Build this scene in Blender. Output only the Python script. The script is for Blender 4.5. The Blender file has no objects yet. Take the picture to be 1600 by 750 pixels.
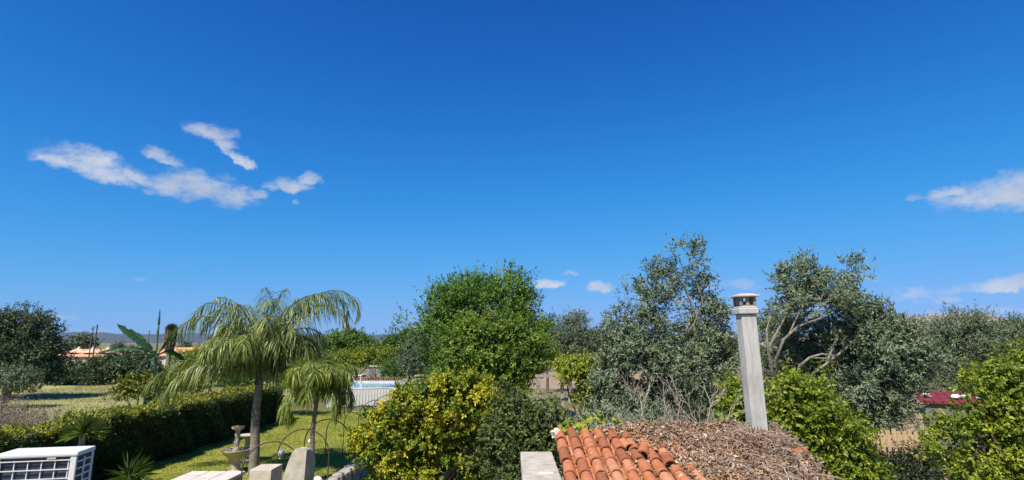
import bpy, math, random
import numpy as np
from mathutils import Vector

random.seed(7)
RNG = np.random.default_rng(11)
scene = bpy.context.scene
COL = scene.collection
R = math.radians

# ------------------------------------------------------------------ camera
F_PX, CX, CY, HOR = 850.0, 800.0, 375.0, 535.0
CAM_H = 4.6
PITCH = math.atan((HOR - CY) / F_PX)
cam_d = bpy.data.cameras.new('camera')
cam = bpy.data.objects.new('camera', cam_d)
COL.objects.link(cam)
cam.location = (0, 0, CAM_H)
cam.rotation_euler = (math.pi / 2 + PITCH, 0, 0)
cam_d.sensor_width = 36.0
cam_d.lens = 36.0 * F_PX / 1600.0
cam_d.clip_start = 0.05
cam_d.clip_end = 30000
scene.camera = cam

# ------------------------------------------------------------------ light
SUN_EL, SUN_AZ = R(54), math.atan2(-0.52, -0.854)       # azimuth measured from +Y towards +X
to_sun = Vector((math.sin(SUN_AZ) * math.cos(SUN_EL), math.cos(SUN_AZ) * math.cos(SUN_EL), math.sin(SUN_EL)))
sun_d = bpy.data.lights.new('sun', 'SUN')
sun_d.energy = 5.0
sun_d.angle = R(0.53)
sun_d.color = (1.0, 0.92, 0.79)
sun = bpy.data.objects.new('sun', sun_d)
COL.objects.link(sun)
sun.rotation_euler = to_sun.to_track_quat('Z', 'Y').to_euler()

scene.view_settings.view_transform = 'Standard'
scene.view_settings.look = 'None'
EXPO_STOPS = 0.65
scene.view_settings.exposure = EXPO_STOPS
scene.view_settings.gamma = 1.0
scene.view_settings.use_curve_mapping = False
scene.cycles.max_bounces = 8
scene.cycles.diffuse_bounces = 3
scene.cycles.glossy_bounces = 3
scene.cycles.transmission_bounces = 4
scene.cycles.volume_bounces = 1
scene.cycles.caustics_reflective = False
scene.cycles.caustics_refractive = False
scene.cycles.sample_clamp_indirect = 6.0

# pixel (of the 1600 x 750 photograph) -> direction / point
_fw = Vector((0, math.cos(PITCH), math.sin(PITCH)))
_up = Vector((0, -math.sin(PITCH), math.cos(PITCH)))
_rt = Vector((1, 0, 0))


def ray(px, py):
    return _fw + _rt * ((px - CX) / F_PX) + _up * ((CY - py) / F_PX)


def at(px, py, Y):
    d = ray(px, py)
    return Vector((0, 0, CAM_H)) + d * (Y / d.y)


def on_z(px, py, z):
    d = ray(px, py)
    return Vector((0, 0, CAM_H)) + d * ((z - CAM_H) / d.z)


# ------------------------------------------------------------------ world: sky with a few fair-weather clouds
world = bpy.data.worlds.new('World')
scene.world = world
world.use_nodes = True
wn, wl = world.node_tree.nodes, world.node_tree.links
wn.clear()
w_out = wn.new('ShaderNodeOutputWorld')
w_bg = wn.new('ShaderNodeBackground')
w_bg.inputs['Strength'].default_value = 0.1 / 2 ** EXPO_STOPS
SKY_RESPONSE = ((1.28, 2.0, 3.2), (6.38, 2.05, 11.9), (12.1, 2.15, 11.9))
sky = wn.new('ShaderNodeTexSky')
sky.sky_type = 'NISHITA'
sky.sun_disc = False
sky.sun_elevation = SUN_EL
sky.sun_rotation = SUN_AZ
sky.altitude = 0.0
sky.air_density = 1.0
sky.dust_density = 0.0
sky.ozone_density = 3.0
# the clear deep blue of the photograph: per-channel response of the sky colour
sep = wn.new('ShaderNodeSeparateColor')
wl.new(sky.outputs[0], sep.inputs[0])
comb = wn.new('ShaderNodeCombineColor')
def _wm(op, a, b):
    n = wn.new('ShaderNodeMath')
    n.operation = op
    for i, v in enumerate((a, b)):
        if isinstance(v, (int, float)):
            n.inputs[i].default_value = v
        else:
            wl.new(v, n.inputs[i])
    return n.outputs[0]


for ch, (gain, gam, kk) in enumerate(SKY_RESPONSE):
    xg = _wm('POWER', _wm('MULTIPLY', sep.outputs[ch], 0.1), gam)
    wl.new(_wm('DIVIDE', _wm('MULTIPLY', xg, gain * 10), _wm('ADD', _wm('MULTIPLY', xg, kk), 1.0)), comb.inputs[ch])
tc = wn.new('ShaderNodeTexCoord')


def wmath(op, a, b=None, clamp=False):
    n = wn.new('ShaderNodeMath')
    n.operation = op
    n.use_clamp = clamp
    for i, v in enumerate((a, b)):
        if v is None:
            continue
        if isinstance(v, (int, float)):
            n.inputs[i].default_value = v
        else:
            wl.new(v, n.inputs[i])
    return n.outputs[0]


warp_n = wn.new('ShaderNodeTexNoise')
warp_n.inputs['Scale'].default_value = 17
warp_n.inputs['Detail'].default_value = 8
warp_n.inputs['Roughness'].default_value = .62
wl.new(tc.outputs['Generated'], warp_n.inputs['Vector'])
warp_s = wn.new('ShaderNodeVectorMath')
warp_s.operation = 'SUBTRACT'
warp_s.inputs[1].default_value = (.5, .5, .5)
wl.new(warp_n.outputs['Color'], warp_s.inputs[0])
warp = wn.new('ShaderNodeVectorMath')
warp.operation = 'MULTIPLY_ADD'
warp.inputs[1].default_value = (.06, .06, .042)
wl.new(warp_s.outputs[0], warp.inputs[0])
wl.new(tc.outputs['Generated'], warp.inputs[2])


def wdot(vec):
    n = wn.new('ShaderNodeVectorMath')
    n.operation = 'DOT_PRODUCT'
    wl.new(warp.outputs[0], n.inputs[0])
    n.inputs[1].default_value = vec
    return n.outputs['Value']


def noise_w(scale, detail, rough, stretch=1.0):
    m = wn.new('ShaderNodeMapping')
    m.inputs['Scale'].default_value = (1, 1, stretch)
    wl.new(tc.outputs['Generated'], m.inputs['Vector'])
    n = wn.new('ShaderNodeTexNoise')
    n.inputs['Scale'].default_value = scale
    n.inputs['Detail'].default_value = detail
    n.inputs['Roughness'].default_value = rough
    wl.new(m.outputs[0], n.inputs['Vector'])
    return n.outputs['Fac']


def cloud_field(lobes):
    total = None
    for (px, py, a, b, tilt) in lobes:
        c = ray(px, py).normalized()
        u = Vector((c.y, -c.x, 0)).normalized()
        v = u.cross(c).normalized()
        if v.z < 0:
            v = -v
        t = R(tilt)
        u2, v2 = u * math.cos(t) + v * math.sin(t), v * math.cos(t) - u * math.sin(t)
        foc = F_PX * math.sqrt(1 + ((px - CX) ** 2 + (py - CY) ** 2) / F_PX ** 2)
        du, dv = wdot(u2 * (foc / a)), wdot(v2 * (foc / b))
        dv = wmath('MAXIMUM', dv, wmath('MULTIPLY', dv, -2.4))      # flat cloud base
        q = wmath('ADD', wmath('MULTIPLY', du, du), wmath('MULTIPLY', dv, dv))
        d = wmath('SUBTRACT', 1.0, q)
        total = d if total is None else wmath('MAXIMUM', total, d)
    return total


CL_STRONG = [(146, 266, 76, 38, -10), (104, 258, 40, 18, -4), (205, 276, 42, 18, -22), (312, 302, 92, 42, -4), (266, 300, 42, 34, 0),
             (378, 305, 36, 20, -8), (404, 309, 16, 14, 20), (328, 212, 40, 22, -5), (343, 230, 24, 20, -40), (372, 250, 32, 12, -12),
             (452, 295, 38, 20, 0), (485, 286, 24, 15, 8), (1560, 312, 88, 46, 2), (1640, 310, 90, 58, 0), (1490, 306, 30, 17, 14),
             (857, 447, 25, 12, 0), (940, 451, 27, 13, 0), (257, 245, 30, 15, -12), (1572, 445, 68, 17, 5)]
CL_FAINT = [(889, 430, 24, 6, 0), (1165, 446, 52, 14, 3), (1110, 452, 30, 9, 0), (1428, 462, 70, 20, 5), (1460, 470, 40, 14, 0), (1545, 484, 90, 12, 0),
            (222, 438, 14, 6, 0), (463, 319, 10, 9, 0), (92, 495, 36, 8, 0), (905, 489, 40, 9, 0), (1438, 312, 14, 12, 0), 
            (1075, 470, 60, 12, 0), (1330, 440, 40, 8, 0), (130, 520, 60, 7, 0)]
nz = noise_w(30, 11, 0.68, 2.0)
nz2 = noise_w(9, 4, 0.5, 1.6)
nsum = wmath('ADD', wmath('MULTIPLY', wmath('SUBTRACT', nz, 0.5), 4.2), wmath('MULTIPLY', wmath('SUBTRACT', nz2, 0.5), 0.6))


def wramp(val, lo, hi, out):
    n = wn.new('ShaderNodeMapRange')
    n.interpolation_type = 'SMOOTHSTEP'
    n.inputs['From Min'].default_value = lo
    n.inputs['From Max'].default_value = hi
    n.inputs['To Max'].default_value = out
    wl.new(val, n.inputs['Value'])
    return n.outputs[0]


strong = wramp(wmath('ADD', wmath('MULTIPLY', cloud_field(CL_STRONG), 1.8), wmath('MULTIPLY', nsum, 1.0)), -0.25, 2.3, 0.93)
faint = wramp(wmath('ADD', cloud_field(CL_FAINT), nsum), 0.15, 1.5, 0.40)
mask = wmath('MAXIMUM', strong, faint)
shade = wramp(nz2, 0.3, 0.7, 1.0)
ccol = wn.new('ShaderNodeMix')
ccol.data_type = 'RGBA'
ccol.inputs[6].default_value = (4.5, 5.3, 6.8, 1)
ccol.inputs[7].default_value = (6.6, 7.0, 7.8, 1)
wl.new(shade, ccol.inputs[0])
cmix = wn.new('ShaderNodeMix')
cmix.data_type = 'RGBA'
wl.new(mask, cmix.inputs[0])
wl.new(comb.outputs[0], cmix.inputs[6])
wl.new(ccol.outputs[2], cmix.inputs[7])
wl.new(cmix.outputs[2], w_bg.inputs['Color'])
wl.new(w_bg.outputs[0], w_out.inputs['Surface'])

# ------------------------------------------------------------------ materials


def new_mat(name):
    m = bpy.data.materials.new(name)
    m.use_nodes = True
    nt = m.node_tree
    b = nt.nodes['Principled BSDF']
    return m, nt, b


def ramp(nt, stops, fac):
    r = nt.nodes.new('ShaderNodeValToRGB')
    el = r.color_ramp.elements
    while len(el) < len(stops):
        el.new(0.5)
    for e, (p, c) in zip(el, stops):
        e.position = p
        e.color = (*c, 1)
    nt.links.new(fac, r.inputs[0])
    return r.outputs[0]


def nz_node(nt, scale, detail=5, rough=0.6, coord='Object', stretch=(1, 1, 1), world_pos=False):
    mp = nt.nodes.new('ShaderNodeMapping')
    mp.inputs['Scale'].default_value = stretch
    if world_pos:
        g = nt.nodes.new('ShaderNodeNewGeometry')
        nt.links.new(g.outputs['Position'], mp.inputs['Vector'])
    else:
        t = nt.nodes.new('ShaderNodeTexCoord')
        nt.links.new(t.outputs[coord], mp.inputs['Vector'])
    n = nt.nodes.new('ShaderNodeTexNoise')
    n.inputs['Scale'].default_value = scale
    n.inputs['Detail'].default_value = detail
    n.inputs['Roughness'].default_value = rough
    nt.links.new(mp.outputs[0], n.inputs['Vector'])
    return n.outputs['Fac']


def add_bump(nt, b, fac, strength, dist):
    bp = nt.nodes.new('ShaderNodeBump')
    bp.inputs['Strength'].default_value = strength
    bp.inputs['Distance'].default_value = dist
    nt.links.new(fac, bp.inputs['Height'])
    nt.links.new(bp.outputs[0], b.inputs['Normal'])


def noisy(name, stops, scale=8, rough=0.85, bump=0.3, dist=0.01, detail=6, stretch=(1, 1, 1), spec=0.3, metal=0.0, world_pos=False, fine=None):
    m, nt, b = new_mat(name)
    f = nz_node(nt, scale, detail, 0.65, 'Object', stretch, world_pos)
    nt.links.new(ramp(nt, stops, f), b.inputs['Base Color'])
    b.inputs['Roughness'].default_value = rough
    b.inputs['Specular IOR Level'].default_value = spec
    b.inputs['Metallic'].default_value = metal
    if bump:
        f2 = nz_node(nt, fine or scale * 4, detail, 0.65, 'Object', stretch, world_pos)
        add_bump(nt, b, f2, bump, dist)
    return m


def leaf_mat(name, stops, trans=0.3, rough=0.5, back=None, spec=0.35, tcol=(1.5, 1.5, 0.6)):
    m, nt, b = new_mat(name)
    a = nt.nodes.new('ShaderNodeAttribute')
    a.attribute_name = 'tint'
    col = ramp(nt, stops, a.outputs['Fac'])
    if back:
        g = nt.nodes.new('ShaderNodeNewGeometry')
        mx = nt.nodes.new('ShaderNodeMix')
        mx.data_type = 'RGBA'
        mx.inputs[7].default_value = (*back, 1)
        sc = nt.nodes.new('ShaderNodeMath')
        sc.operation = 'MULTIPLY'
        sc.inputs[1].default_value = 0.75
        nt.links.new(g.outputs['Backfacing'], sc.inputs[0])
        nt.links.new(sc.outputs[0], mx.inputs[0])
        nt.links.new(col, mx.inputs[6])
        col = mx.outputs[2]
    nt.links.new(col, b.inputs['Base Color'])
    b.inputs['Roughness'].default_value = rough
    b.inputs['Specular IOR Level'].default_value = spec
    tr = nt.nodes.new('ShaderNodeBsdfTranslucent')
    mul = nt.nodes.new('ShaderNodeMix')
    mul.data_type = 'RGBA'
    mul.blend_type = 'MULTIPLY'
    mul.inputs[0].default_value = 1.0
    mul.inputs[7].default_value = (*tcol, 1)
    nt.links.new(col, mul.inputs[6])
    nt.links.new(mul.outputs[2], tr.inputs['Color'])
    mix = nt.nodes.new('ShaderNodeMixShader')
    mix.inputs[0].default_value = trans
    nt.links.new(b.outputs[0], mix.inputs[1])
    nt.links.new(tr.outputs[0], mix.inputs[2])
    nt.links.new(mix.outputs[0], nt.nodes['Material Output'].inputs['Surface'])
    return m


M = {}
M['olive'] = leaf_mat('olive_leaf', [(0, (0.040, 0.065, 0.028)), (.45, (0.097, 0.140, 0.063)), (.8, (0.171, 0.224, 0.114)), (1, (0.262, 0.314, 0.182))], .10, .42, (.20, .25, .15))
M['olive_far'] = leaf_mat('far_olive_leaf', [(0, (.032, .055, .025)), (.5, (.075, .112, .048)), (1, (.15, .19, .09))], .10, .5, (.14, .18, .105))
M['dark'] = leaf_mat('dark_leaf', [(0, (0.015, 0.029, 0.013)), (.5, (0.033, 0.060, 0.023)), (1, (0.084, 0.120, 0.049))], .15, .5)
M['elm'] = leaf_mat('broad_leaf', [(0, (0.045, 0.097, 0.014)), (.5, (0.096, 0.194, 0.025)), (1, (0.211, 0.311, 0.045))], .3, .5)
M['lime'] = leaf_mat('mid_green_leaf', [(0, (0.058, 0.105, 0.013)), (.5, (0.132, 0.211, 0.025)), (1, (0.263, 0.346, 0.045))], .32, .45)
M['bright'] = leaf_mat('bright_leaf', [(0, (0.076, 0.118, 0.011)), (.5, (0.186, 0.248, 0.023)), (1, (0.405, 0.420, 0.052))], .36, .4)
M['dull'] = leaf_mat('dull_green_leaf', [(0, (.035, .055, .016)), (.5, (.085, .12, .032)), (1, (.19, .225, .065))], .22, .5)
M['yellow'] = leaf_mat('yellow_leaf', [(0, (.04, .075, .010)), (.33, (.11, .165, .014)), (.62, (.28, .31, .020)), (1, (.60, .50, .035))], .3, .45)
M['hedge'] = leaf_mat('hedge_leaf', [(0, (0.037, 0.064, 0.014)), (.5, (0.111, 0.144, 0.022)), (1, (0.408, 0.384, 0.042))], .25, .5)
M['palm'] = leaf_mat('palm_leaflet', [(0, (0.055, 0.081, 0.018)), (.5, (0.140, 0.181, 0.040)), (1, (0.344, 0.363, 0.090))], .2, .4)
M['palm_y'] = leaf_mat('young_palm_leaflet', [(0, (.06, .10, .015)), (.5, (.17, .22, .032)), (1, (.38, .37, .055))], .28, .4)
M['banana'] = leaf_mat('banana_leaf', [(0, (0.016, 0.047, 0.015)), (.5, (0.036, 0.089, 0.026)), (1, (0.073, 0.145, 0.045))], .2, .3, spec=.6)
M['yucca'] = leaf_mat('yucca_leaf', [(0, (0.052, 0.094, 0.030)), (.5, (0.117, 0.188, 0.054)), (1, (0.260, 0.338, 0.096))], .15, .4)
M['dry'] = leaf_mat('dry_leaf', [(0, (.12, .068, .040)), (.35, (.30, .180, .105)), (.7, (.48, .33, .22)), (1, (.66, .55, .44))], .12, .8, spec=.1, tcol=(1, .9, .7))
M['drygrass'] = leaf_mat('dry_grass_blade', [(0, (.14, .105, .070)), (.5, (.25, .21, .115)), (1, (.38, .34, .19))], .2, .8, spec=.1, tcol=(1, .9, .7))
M['grassblade'] = leaf_mat('grass_blade', [(0, (0.114, 0.173, 0.025)), (.5, (0.211, 0.256, 0.041)), (1, (0.389, 0.374, 0.081))], .25, .6, spec=.2)
M['bark'] = noisy('bark', [(.3, (.06, .045, .034)), (.7, (.17, .135, .105))], 7, .9, .6, .02, stretch=(1, 1, .35))
M['olive_bark'] = noisy('olive_bark', [(.25, (.09, .078, .062)), (.55, (.22, .195, .16)), (.8, (.36, .32, .27))], 9, .9, 1.0, .05, stretch=(1, 1, .5), fine=16)
M['twig'] = noisy('twig_bark', [(.3, (.12, .10, .08)), (.7, (.26, .22, .18))], 9, .9, 0)
M['grey_twig'] = noisy('dead_twig', [(.3, (.21, .17, .135)), (.7, (.44, .37, .31))], 5, .9, 0)
M['palm_bark'] = noisy('palm_bark', [(.3, (0.120, 0.098, 0.079)), (.6, (0.240, 0.203, 0.165)), (.8, (0.345, 0.307, 0.262))], 5, .9, .6, .02, stretch=(1, 1, 3))
M['concrete'] = noisy('concrete', [(.3, (0.334, 0.296, 0.237)), (.55, (0.469, 0.422, 0.342)), (.75, (0.558, 0.507, 0.418))], 5, .9, .35, .01, fine=40)
M['old_concrete'] = noisy('weathered_concrete', [(.25, (0.146, 0.133, 0.116)), (.5, (0.267, 0.245, 0.215)), (.75, (0.361, 0.335, 0.301))], 6, .92, .5, .01, fine=45)
m, nt, b = new_mat('chimney_render')
f1 = nz_node(nt, 3.0, 7, .7, stretch=(1, 1, .6))
f2 = nz_node(nt, 22, 6, .7, stretch=(1, 1, .10))
ca = ramp(nt, [(.28, (.32, .31, .285)), (.5, (.445, .435, .41)), (.75, (.51, .50, .475))], f1)
cb = ramp(nt, [(.30, (.70, .69, .66)), (.50, (1, 1, 1)), (.8, (1.05, 1.05, 1.05))], f2)
mx = nt.nodes.new('ShaderNodeMix')
mx.data_type = 'RGBA'
mx.blend_type = 'MULTIPLY'
mx.inputs[0].default_value = 1
nt.links.new(ca, mx.inputs[6])
nt.links.new(cb, mx.inputs[7])
nt.links.new(mx.outputs[2], b.inputs['Base Color'])
b.inputs['Roughness'].default_value = .92
b.inputs['Specular IOR Level'].default_value = .2
add_bump(nt, b, nz_node(nt, 45, 7, .75), .5, .008)
M['render'] = m
M['cap'] = noisy('chimney_cap', [(.3, (0.361, 0.310, 0.249)), (.7, (0.533, 0.473, 0.396))], 9, .9, .3, .006)
M['pale_slab'] = noisy('pale_stone', [(.25, (0.361, 0.310, 0.275)), (.5, (0.516, 0.464, 0.421)), (.75, (0.602, 0.559, 0.516))], 3, .85, .25, .006, fine=30)
M['stone'] = noisy('grey_stone', [(.3, (.20, .18, .155)), (.6, (.36, .33, .285)), (.8, (.48, .45, .39))], 5, .92, .6, .02, fine=20)
M['fountain'] = noisy('cast_stone', [(.3, (0.329, 0.269, 0.184)), (.6, (0.499, 0.418, 0.294)), (.8, (0.579, 0.492, 0.359))], 6, .9, .4, .01, fine=40)
M['iron'] = noisy('dark_iron', [(.3, (.035, .028, .024)), (.7, (.085, .065, .052))], 15, .6, .2, .003)
M['white_paint'] = noisy('white_paint', [(.3, (0.585, 0.576, 0.559)), (.7, (0.688, 0.688, 0.679))], 4, .55, .05, .002)
M['white_metal'] = noisy('white_metal', [(.25, (0.568, 0.559, 0.533)), (.6, (0.654, 0.649, 0.636)), (.8, (0.688, 0.688, 0.679))], 4, .42, .03, .001, spec=.5)
M['coil'] = noisy('dark_coil', [(.3, (.018, .024, .034)), (.7, (.05, .06, .078))], 30, .5, .3, .003, spec=.5)
M['wood_fence'] = noisy('bare_wood', [(.3, (0.391, 0.262, 0.133)), (.7, (0.612, 0.443, 0.250))], 6, .8, .3, .005, stretch=(3, 3, .4))
M['terracotta_post'] = noisy('terracotta_post', [(.3, (.17, .075, .045)), (.7, (.32, .16, .10))], 6, .9, .3, .01)
M['red_sheet'] = noisy('red_sheet', [(.3, (0.116, 0.014, 0.017)), (.7, (0.221, 0.032, 0.034))], 3, .6, .1, .004)
M['dark_wall'] = noisy('grey_wall', [(.3, (.11, .11, .11)), (.7, (.19, .185, .18))], 3, .9, .3, .01)
M['cream_wall'] = noisy('cream_wall', [(.3, (.55, .46, .36)), (.7, (.68, .60, .49))], 3, .9, .1, .01)
M['far_roof'] = noisy('terracotta_roof', [(.3, (.42, .19, .10)), (.7, (.60, .32, .19))], .8, .9, .3, .03, fine=4)
M['peach_tile'] = noisy('peach_tile', [(.3, (.58, .36, .24)), (.7, (.72, .52, .38))], .8, .9, .2, .02, fine=4)
M['pipe'] = noisy('white_plastic', [(.3, (0.568, 0.559, 0.533)), (.7, (0.671, 0.662, 0.645))], 10, .4, 0)
M['flower_pot'] = noisy('clay_pot', [(.3, (.38, .15, .075)), (.7, (.52, .24, .13))], 9, .85, .1, .004)
M['logs'] = noisy('grey_wood', [(.3, (.20, .185, .165)), (.7, (.36, .335, .30))], 6, .9, .3, .02)
M['pole_wood'] = noisy('pole_wood', [(.3, (.06, .05, .045)), (.7, (.12, .10, .09))], 3, .9, 0)
M['parapet'] = noisy('parapet_concrete', [(.25, (.20, .18, .15)), (.45, (.36, .33, .28)), (.6, (.44, .41, .355)), (.8, (.50, .47, .41))], 7, .92, .6, .012, fine=50)
M['mortar'] = noisy('white_mortar', [(.3, (.50, .48, .45)), (.7, (.70, .68, .65))], 12, .9, .5, .01)

# terracotta tiles: each tile its own shade, blotched with lichen
m, nt, b = new_mat('roof_tile')
oi = nt.nodes.new('ShaderNodeObjectInfo')
c1 = ramp(nt, [(0, (.25, .092, .046)), (.3, (.36, .130, .060)), (.7, (.42, .165, .080)), (1, (.46, .225, .13))], oi.outputs['Random'])
f = nz_node(nt, 14, 7, .7, world_pos=True)
c2 = ramp(nt, [(.30, (.45, .42, .40)), (.43, (.9, .88, .86)), (.55, (1.0, 1.0, 1.0)), (.8, (1.12, 1.14, 1.16))], f)
mx = nt.nodes.new('ShaderNodeMix')
mx.data_type = 'RGBA'
mx.blend_type = 'MULTIPLY'
mx.inputs[0].default_value = 1
nt.links.new(c1, mx.inputs[6])
nt.links.new(c2, mx.inputs[7])
nt.links.new(mx.outputs[2], b.inputs['Base Color'])
b.inputs['Roughness'].default_value = .9
b.inputs['Specular IOR Level'].default_value = .2
add_bump(nt, b, nz_node(nt, 60, 5, .7, world_pos=True), .35, .006)
M['tile'] = m

# globe lamp glass
m, nt, b = new_mat('opal_globe')
b.inputs['Base Color'].default_value = (.80, .80, .80, 1)
b.inputs['Roughness'].default_value = .25
M['globe'] = m

# pool water
m, nt, b = new_mat('pool_water')
f = nz_node(nt, 1.4, 3, .5, world_pos=True)
nt.links.new(ramp(nt, [(.35, (.20, .46, .62)), (.65, (.28, .56, .70))], f), b.inputs['Base Color'])
b.inputs['Roughness'].default_value = .12
add_bump(nt, b, nz_node(nt, 3, 3, .5, world_pos=True), .15, .03)
M['water'] = m

# wide ground: dry earth, scrub and grass in patches
m, nt, b = new_mat('ground')
f1 = nz_node(nt, .05, 8, .65, world_pos=True)
f2 = nz_node(nt, .6, 8, .7, world_pos=True)
ca = ramp(nt, [(.30, (.060, .085, .030)), (.47, (.13, .13, .055)), (.58, (.22, .18, .105)), (.75, (.30, .245, .155))], f1)
cb = ramp(nt, [(.25, (.55, .55, .5)), (.5, (1, 1, 1)), (.8, (1.2, 1.12, 1.0))], f2)
mx = nt.nodes.new('ShaderNodeMix')
mx.data_type = 'RGBA'
mx.blend_type = 'MULTIPLY'
mx.inputs[0].default_value = 1
nt.links.new(ca, mx.inputs[6])
nt.links.new(cb, mx.inputs[7])
nt.links.new(mx.outputs[2], b.inputs['Base Color'])
b.inputs['Roughness'].default_value = .95
b.inputs['Specular IOR Level'].default_value = .1
add_bump(nt, b, f2, .5, .1)
M['ground'] = m

M['lawn'] = noisy('lawn_turf', [(.28, (0.124, 0.139, 0.025)), (.5, (0.212, 0.224, 0.041)), (.72, (0.324, 0.296, 0.075))], .7, .95, .6, .03, detail=9, spec=.1, world_pos=True, fine=22)
M['field'] = noisy('dry_field', [(.30, (.15, .18, .055)), (.5, (.24, .245, .095)), (.7, (.33, .305, .145))], .22, .95, .4, .04, detail=9, spec=.1, stretch=(.25, 1.8, 1), world_pos=True, fine=6)
M['earth'] = noisy('bare_earth', [(.3, (.19, .14, .09)), (.7, (.34, .26, .175))], .8, .95, .5, .04, detail=8, spec=.1, world_pos=True)
M['hill'] = noisy('hill_scrub', [(.3, (.035, .042, .035)), (.6, (.065, .065, .052)), (.8, (.11, .10, .08))], .004, .95, 0, detail=9, world_pos=True)
M['near_hill'] = noisy('dry_hill', [(.3, (.16, .14, .11)), (.6, (.30, .25, .20)), (.8, (.40, .34, .28))], .02, .95, 0, detail=9, world_pos=True)
M['litter_bed'] = noisy('leaf_litter_bed', [(.25, (.09, .06, .04)), (.5, (.22, .15, .095)), (.75, (.40, .30, .21))], 26, .95, .9, .03, detail=8, world_pos=True, fine=60)

# ------------------------------------------------------------------ mesh helpers


def wloc(o):
    v = Vector((0, 0, 0))
    while o is not None:
        v = v + o.location
        o = o.parent
    return v


def link_mesh(name, me, mat, parent=None):
    o = bpy.data.objects.new(name, me)
    COL.objects.link(o)
    if mat is not None:
        me.materials.append(mat)
    if parent is not None:
        o.parent = parent
    return o


def thing(name, label, cat, loc, group=None):
    o = bpy.data.objects.new(name, None)
    COL.objects.link(o)
    o.location = loc
    o.empty_display_size = .2
    return tag(o, label, cat, group)


def tag(o, label=None, cat=None, group=None, kind=None):
    if label:
        o['label'] = label
    if cat:
        o['category'] = cat
    if group:
        o['group'] = group
    if kind:
        o['kind'] = kind
    return o


def np_mesh(name, verts, faces, mat, parent=None, tint=None, smooth=False):
    """verts (N,3) world coordinates, faces (M,k) with a fixed k."""
    verts = np.asarray(verts, dtype=np.float32)
    faces = np.asarray(faces, dtype=np.int32)
    if parent is not None:
        verts = verts - np.array(wloc(parent), dtype=np.float32)
    k = faces.shape[1]
    me = bpy.data.meshes.new(name)
    me.vertices.add(len(verts))
    me.vertices.foreach_set('co', verts.ravel())
    me.loops.add(faces.size)
    me.loops.foreach_set('vertex_index', faces.ravel())
    me.polygons.add(len(faces))
    me.polygons.foreach_set('loop_start', np.arange(0, faces.size, k, dtype=np.int32))
    if tint is not None:
        at_ = me.attributes.new('tint', 'FLOAT', 'POINT')
        at_.data.foreach_set('value', np.asarray(tint, dtype=np.float32))
    me.update(calc_edges=True)
    me.validate()
    if smooth:
        me.polygons.foreach_set('use_smooth', np.ones(len(faces), dtype=bool))
    return link_mesh(name, me, mat, parent)


class MB:
    """collects simple shapes in world coordinates and links them as one mesh"""

    def __init__(self):
        self.v, self.f = [], []

    def add(self, vs, fs):
        n = len(self.v)
        self.v += [tuple(p) for p in vs]
        self.f += [tuple(i + n for i in q) for q in fs]
        return self

    def box(self, c, s, rz=0.0, rx=0.0, ry=0.0, taper=1.0):
        from mathutils import Euler
        e = Euler((rx, ry, rz)).to_matrix()
        vs = []
        for z in (-.5, .5):
            t = taper if z > 0 else 1.0
            for x, y in ((-.5, -.5), (.5, -.5), (.5, .5), (-.5, .5)):
                vs.append(Vector(c) + e @ Vector((x * s[0] * t, y * s[1] * t, z * s[2])))
        return self.add(vs, [(3, 2, 1, 0), (4, 5, 6, 7), (0, 1, 5, 4), (1, 2, 6, 5), (2, 3, 7, 6), (3, 0, 4, 7)])

    def tube(self, pts, rad, sides=6, cap=True):
        pts = [Vector(p) for p in pts]
        n = len(pts)
        if isinstance(rad, (int, float)):
            rad = [rad] * n
        vs, fs = [], []
        ref = Vector((.31, .52, .79))
        for i, p in enumerate(pts):
            t = (pts[min(i + 1, n - 1)] - pts[max(i - 1, 0)])
            if t.length < 1e-9:
                t = Vector((0, 0, 1))
            t.normalize()
            a = t.cross(ref)
            if a.length < .05:
                a = t.cross(Vector((1, 0, 0)))
            a.normalize()
            b = t.cross(a)
            for k in range(sides):
                th = 2 * math.pi * k / sides
                vs.append(p + (a * math.cos(th) + b * math.sin(th)) * rad[i])
        for i in range(n - 1):
            for k in range(sides):
                k2 = (k + 1) % sides
                fs.append((i * sides + k, i * sides + k2, (i + 1) * sides + k2, (i + 1) * sides + k))
        if cap:
            fs.append(tuple(range(sides))[::-1])
            fs.append(tuple((n - 1) * sides + k for k in range(sides)))
        return self.add(vs, fs)

    def lathe(self, c, prof, seg=20):
        vs, fs = [], []
        for r, z in prof:
            for k in range(seg):
                th = 2 * math.pi * k / seg
                vs.append((c[0] + r * math.cos(th), c[1] + r * math.sin(th), c[2] + z))
        for i in range(len(prof) - 1):
            for k in range(seg):
                k2 = (k + 1) % seg
                fs.append((i * seg + k, i * seg + k2, (i + 1) * seg + k2, (i + 1) * seg + k))
        fs.append(tuple(range(seg))[::-1])
        fs.append(tuple((len(prof) - 1) * seg + k for k in range(seg)))
        return self.add(vs, fs)

    def build(self, name, mat, parent=None, smooth=False, bevel=0.0):
        off = wloc(parent) if parent is not None else Vector((0, 0, 0))
        me = bpy.data.meshes.new(name)
        me.from_pydata([(p[0] - off.x, p[1] - off.y, p[2] - off.z) for p in self.v], [], self.f)
        me.update()
        if smooth:
            me.polygons.foreach_set('use_smooth', np.ones(len(me.polygons), dtype=bool))
            me.set_sharp_from_angle(angle=R(50))
        o = link_mesh(name, me, mat, parent)
        if bevel:
            bv = o.modifiers.new('bevel', 'BEVEL')
            bv.width = bevel
            bv.segments = 2
            bv.limit_method = 'ANGLE'
        return o


def unit(a):
    return a / np.maximum(np.linalg.norm(a, axis=-1, keepdims=True), 1e-9)


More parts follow.
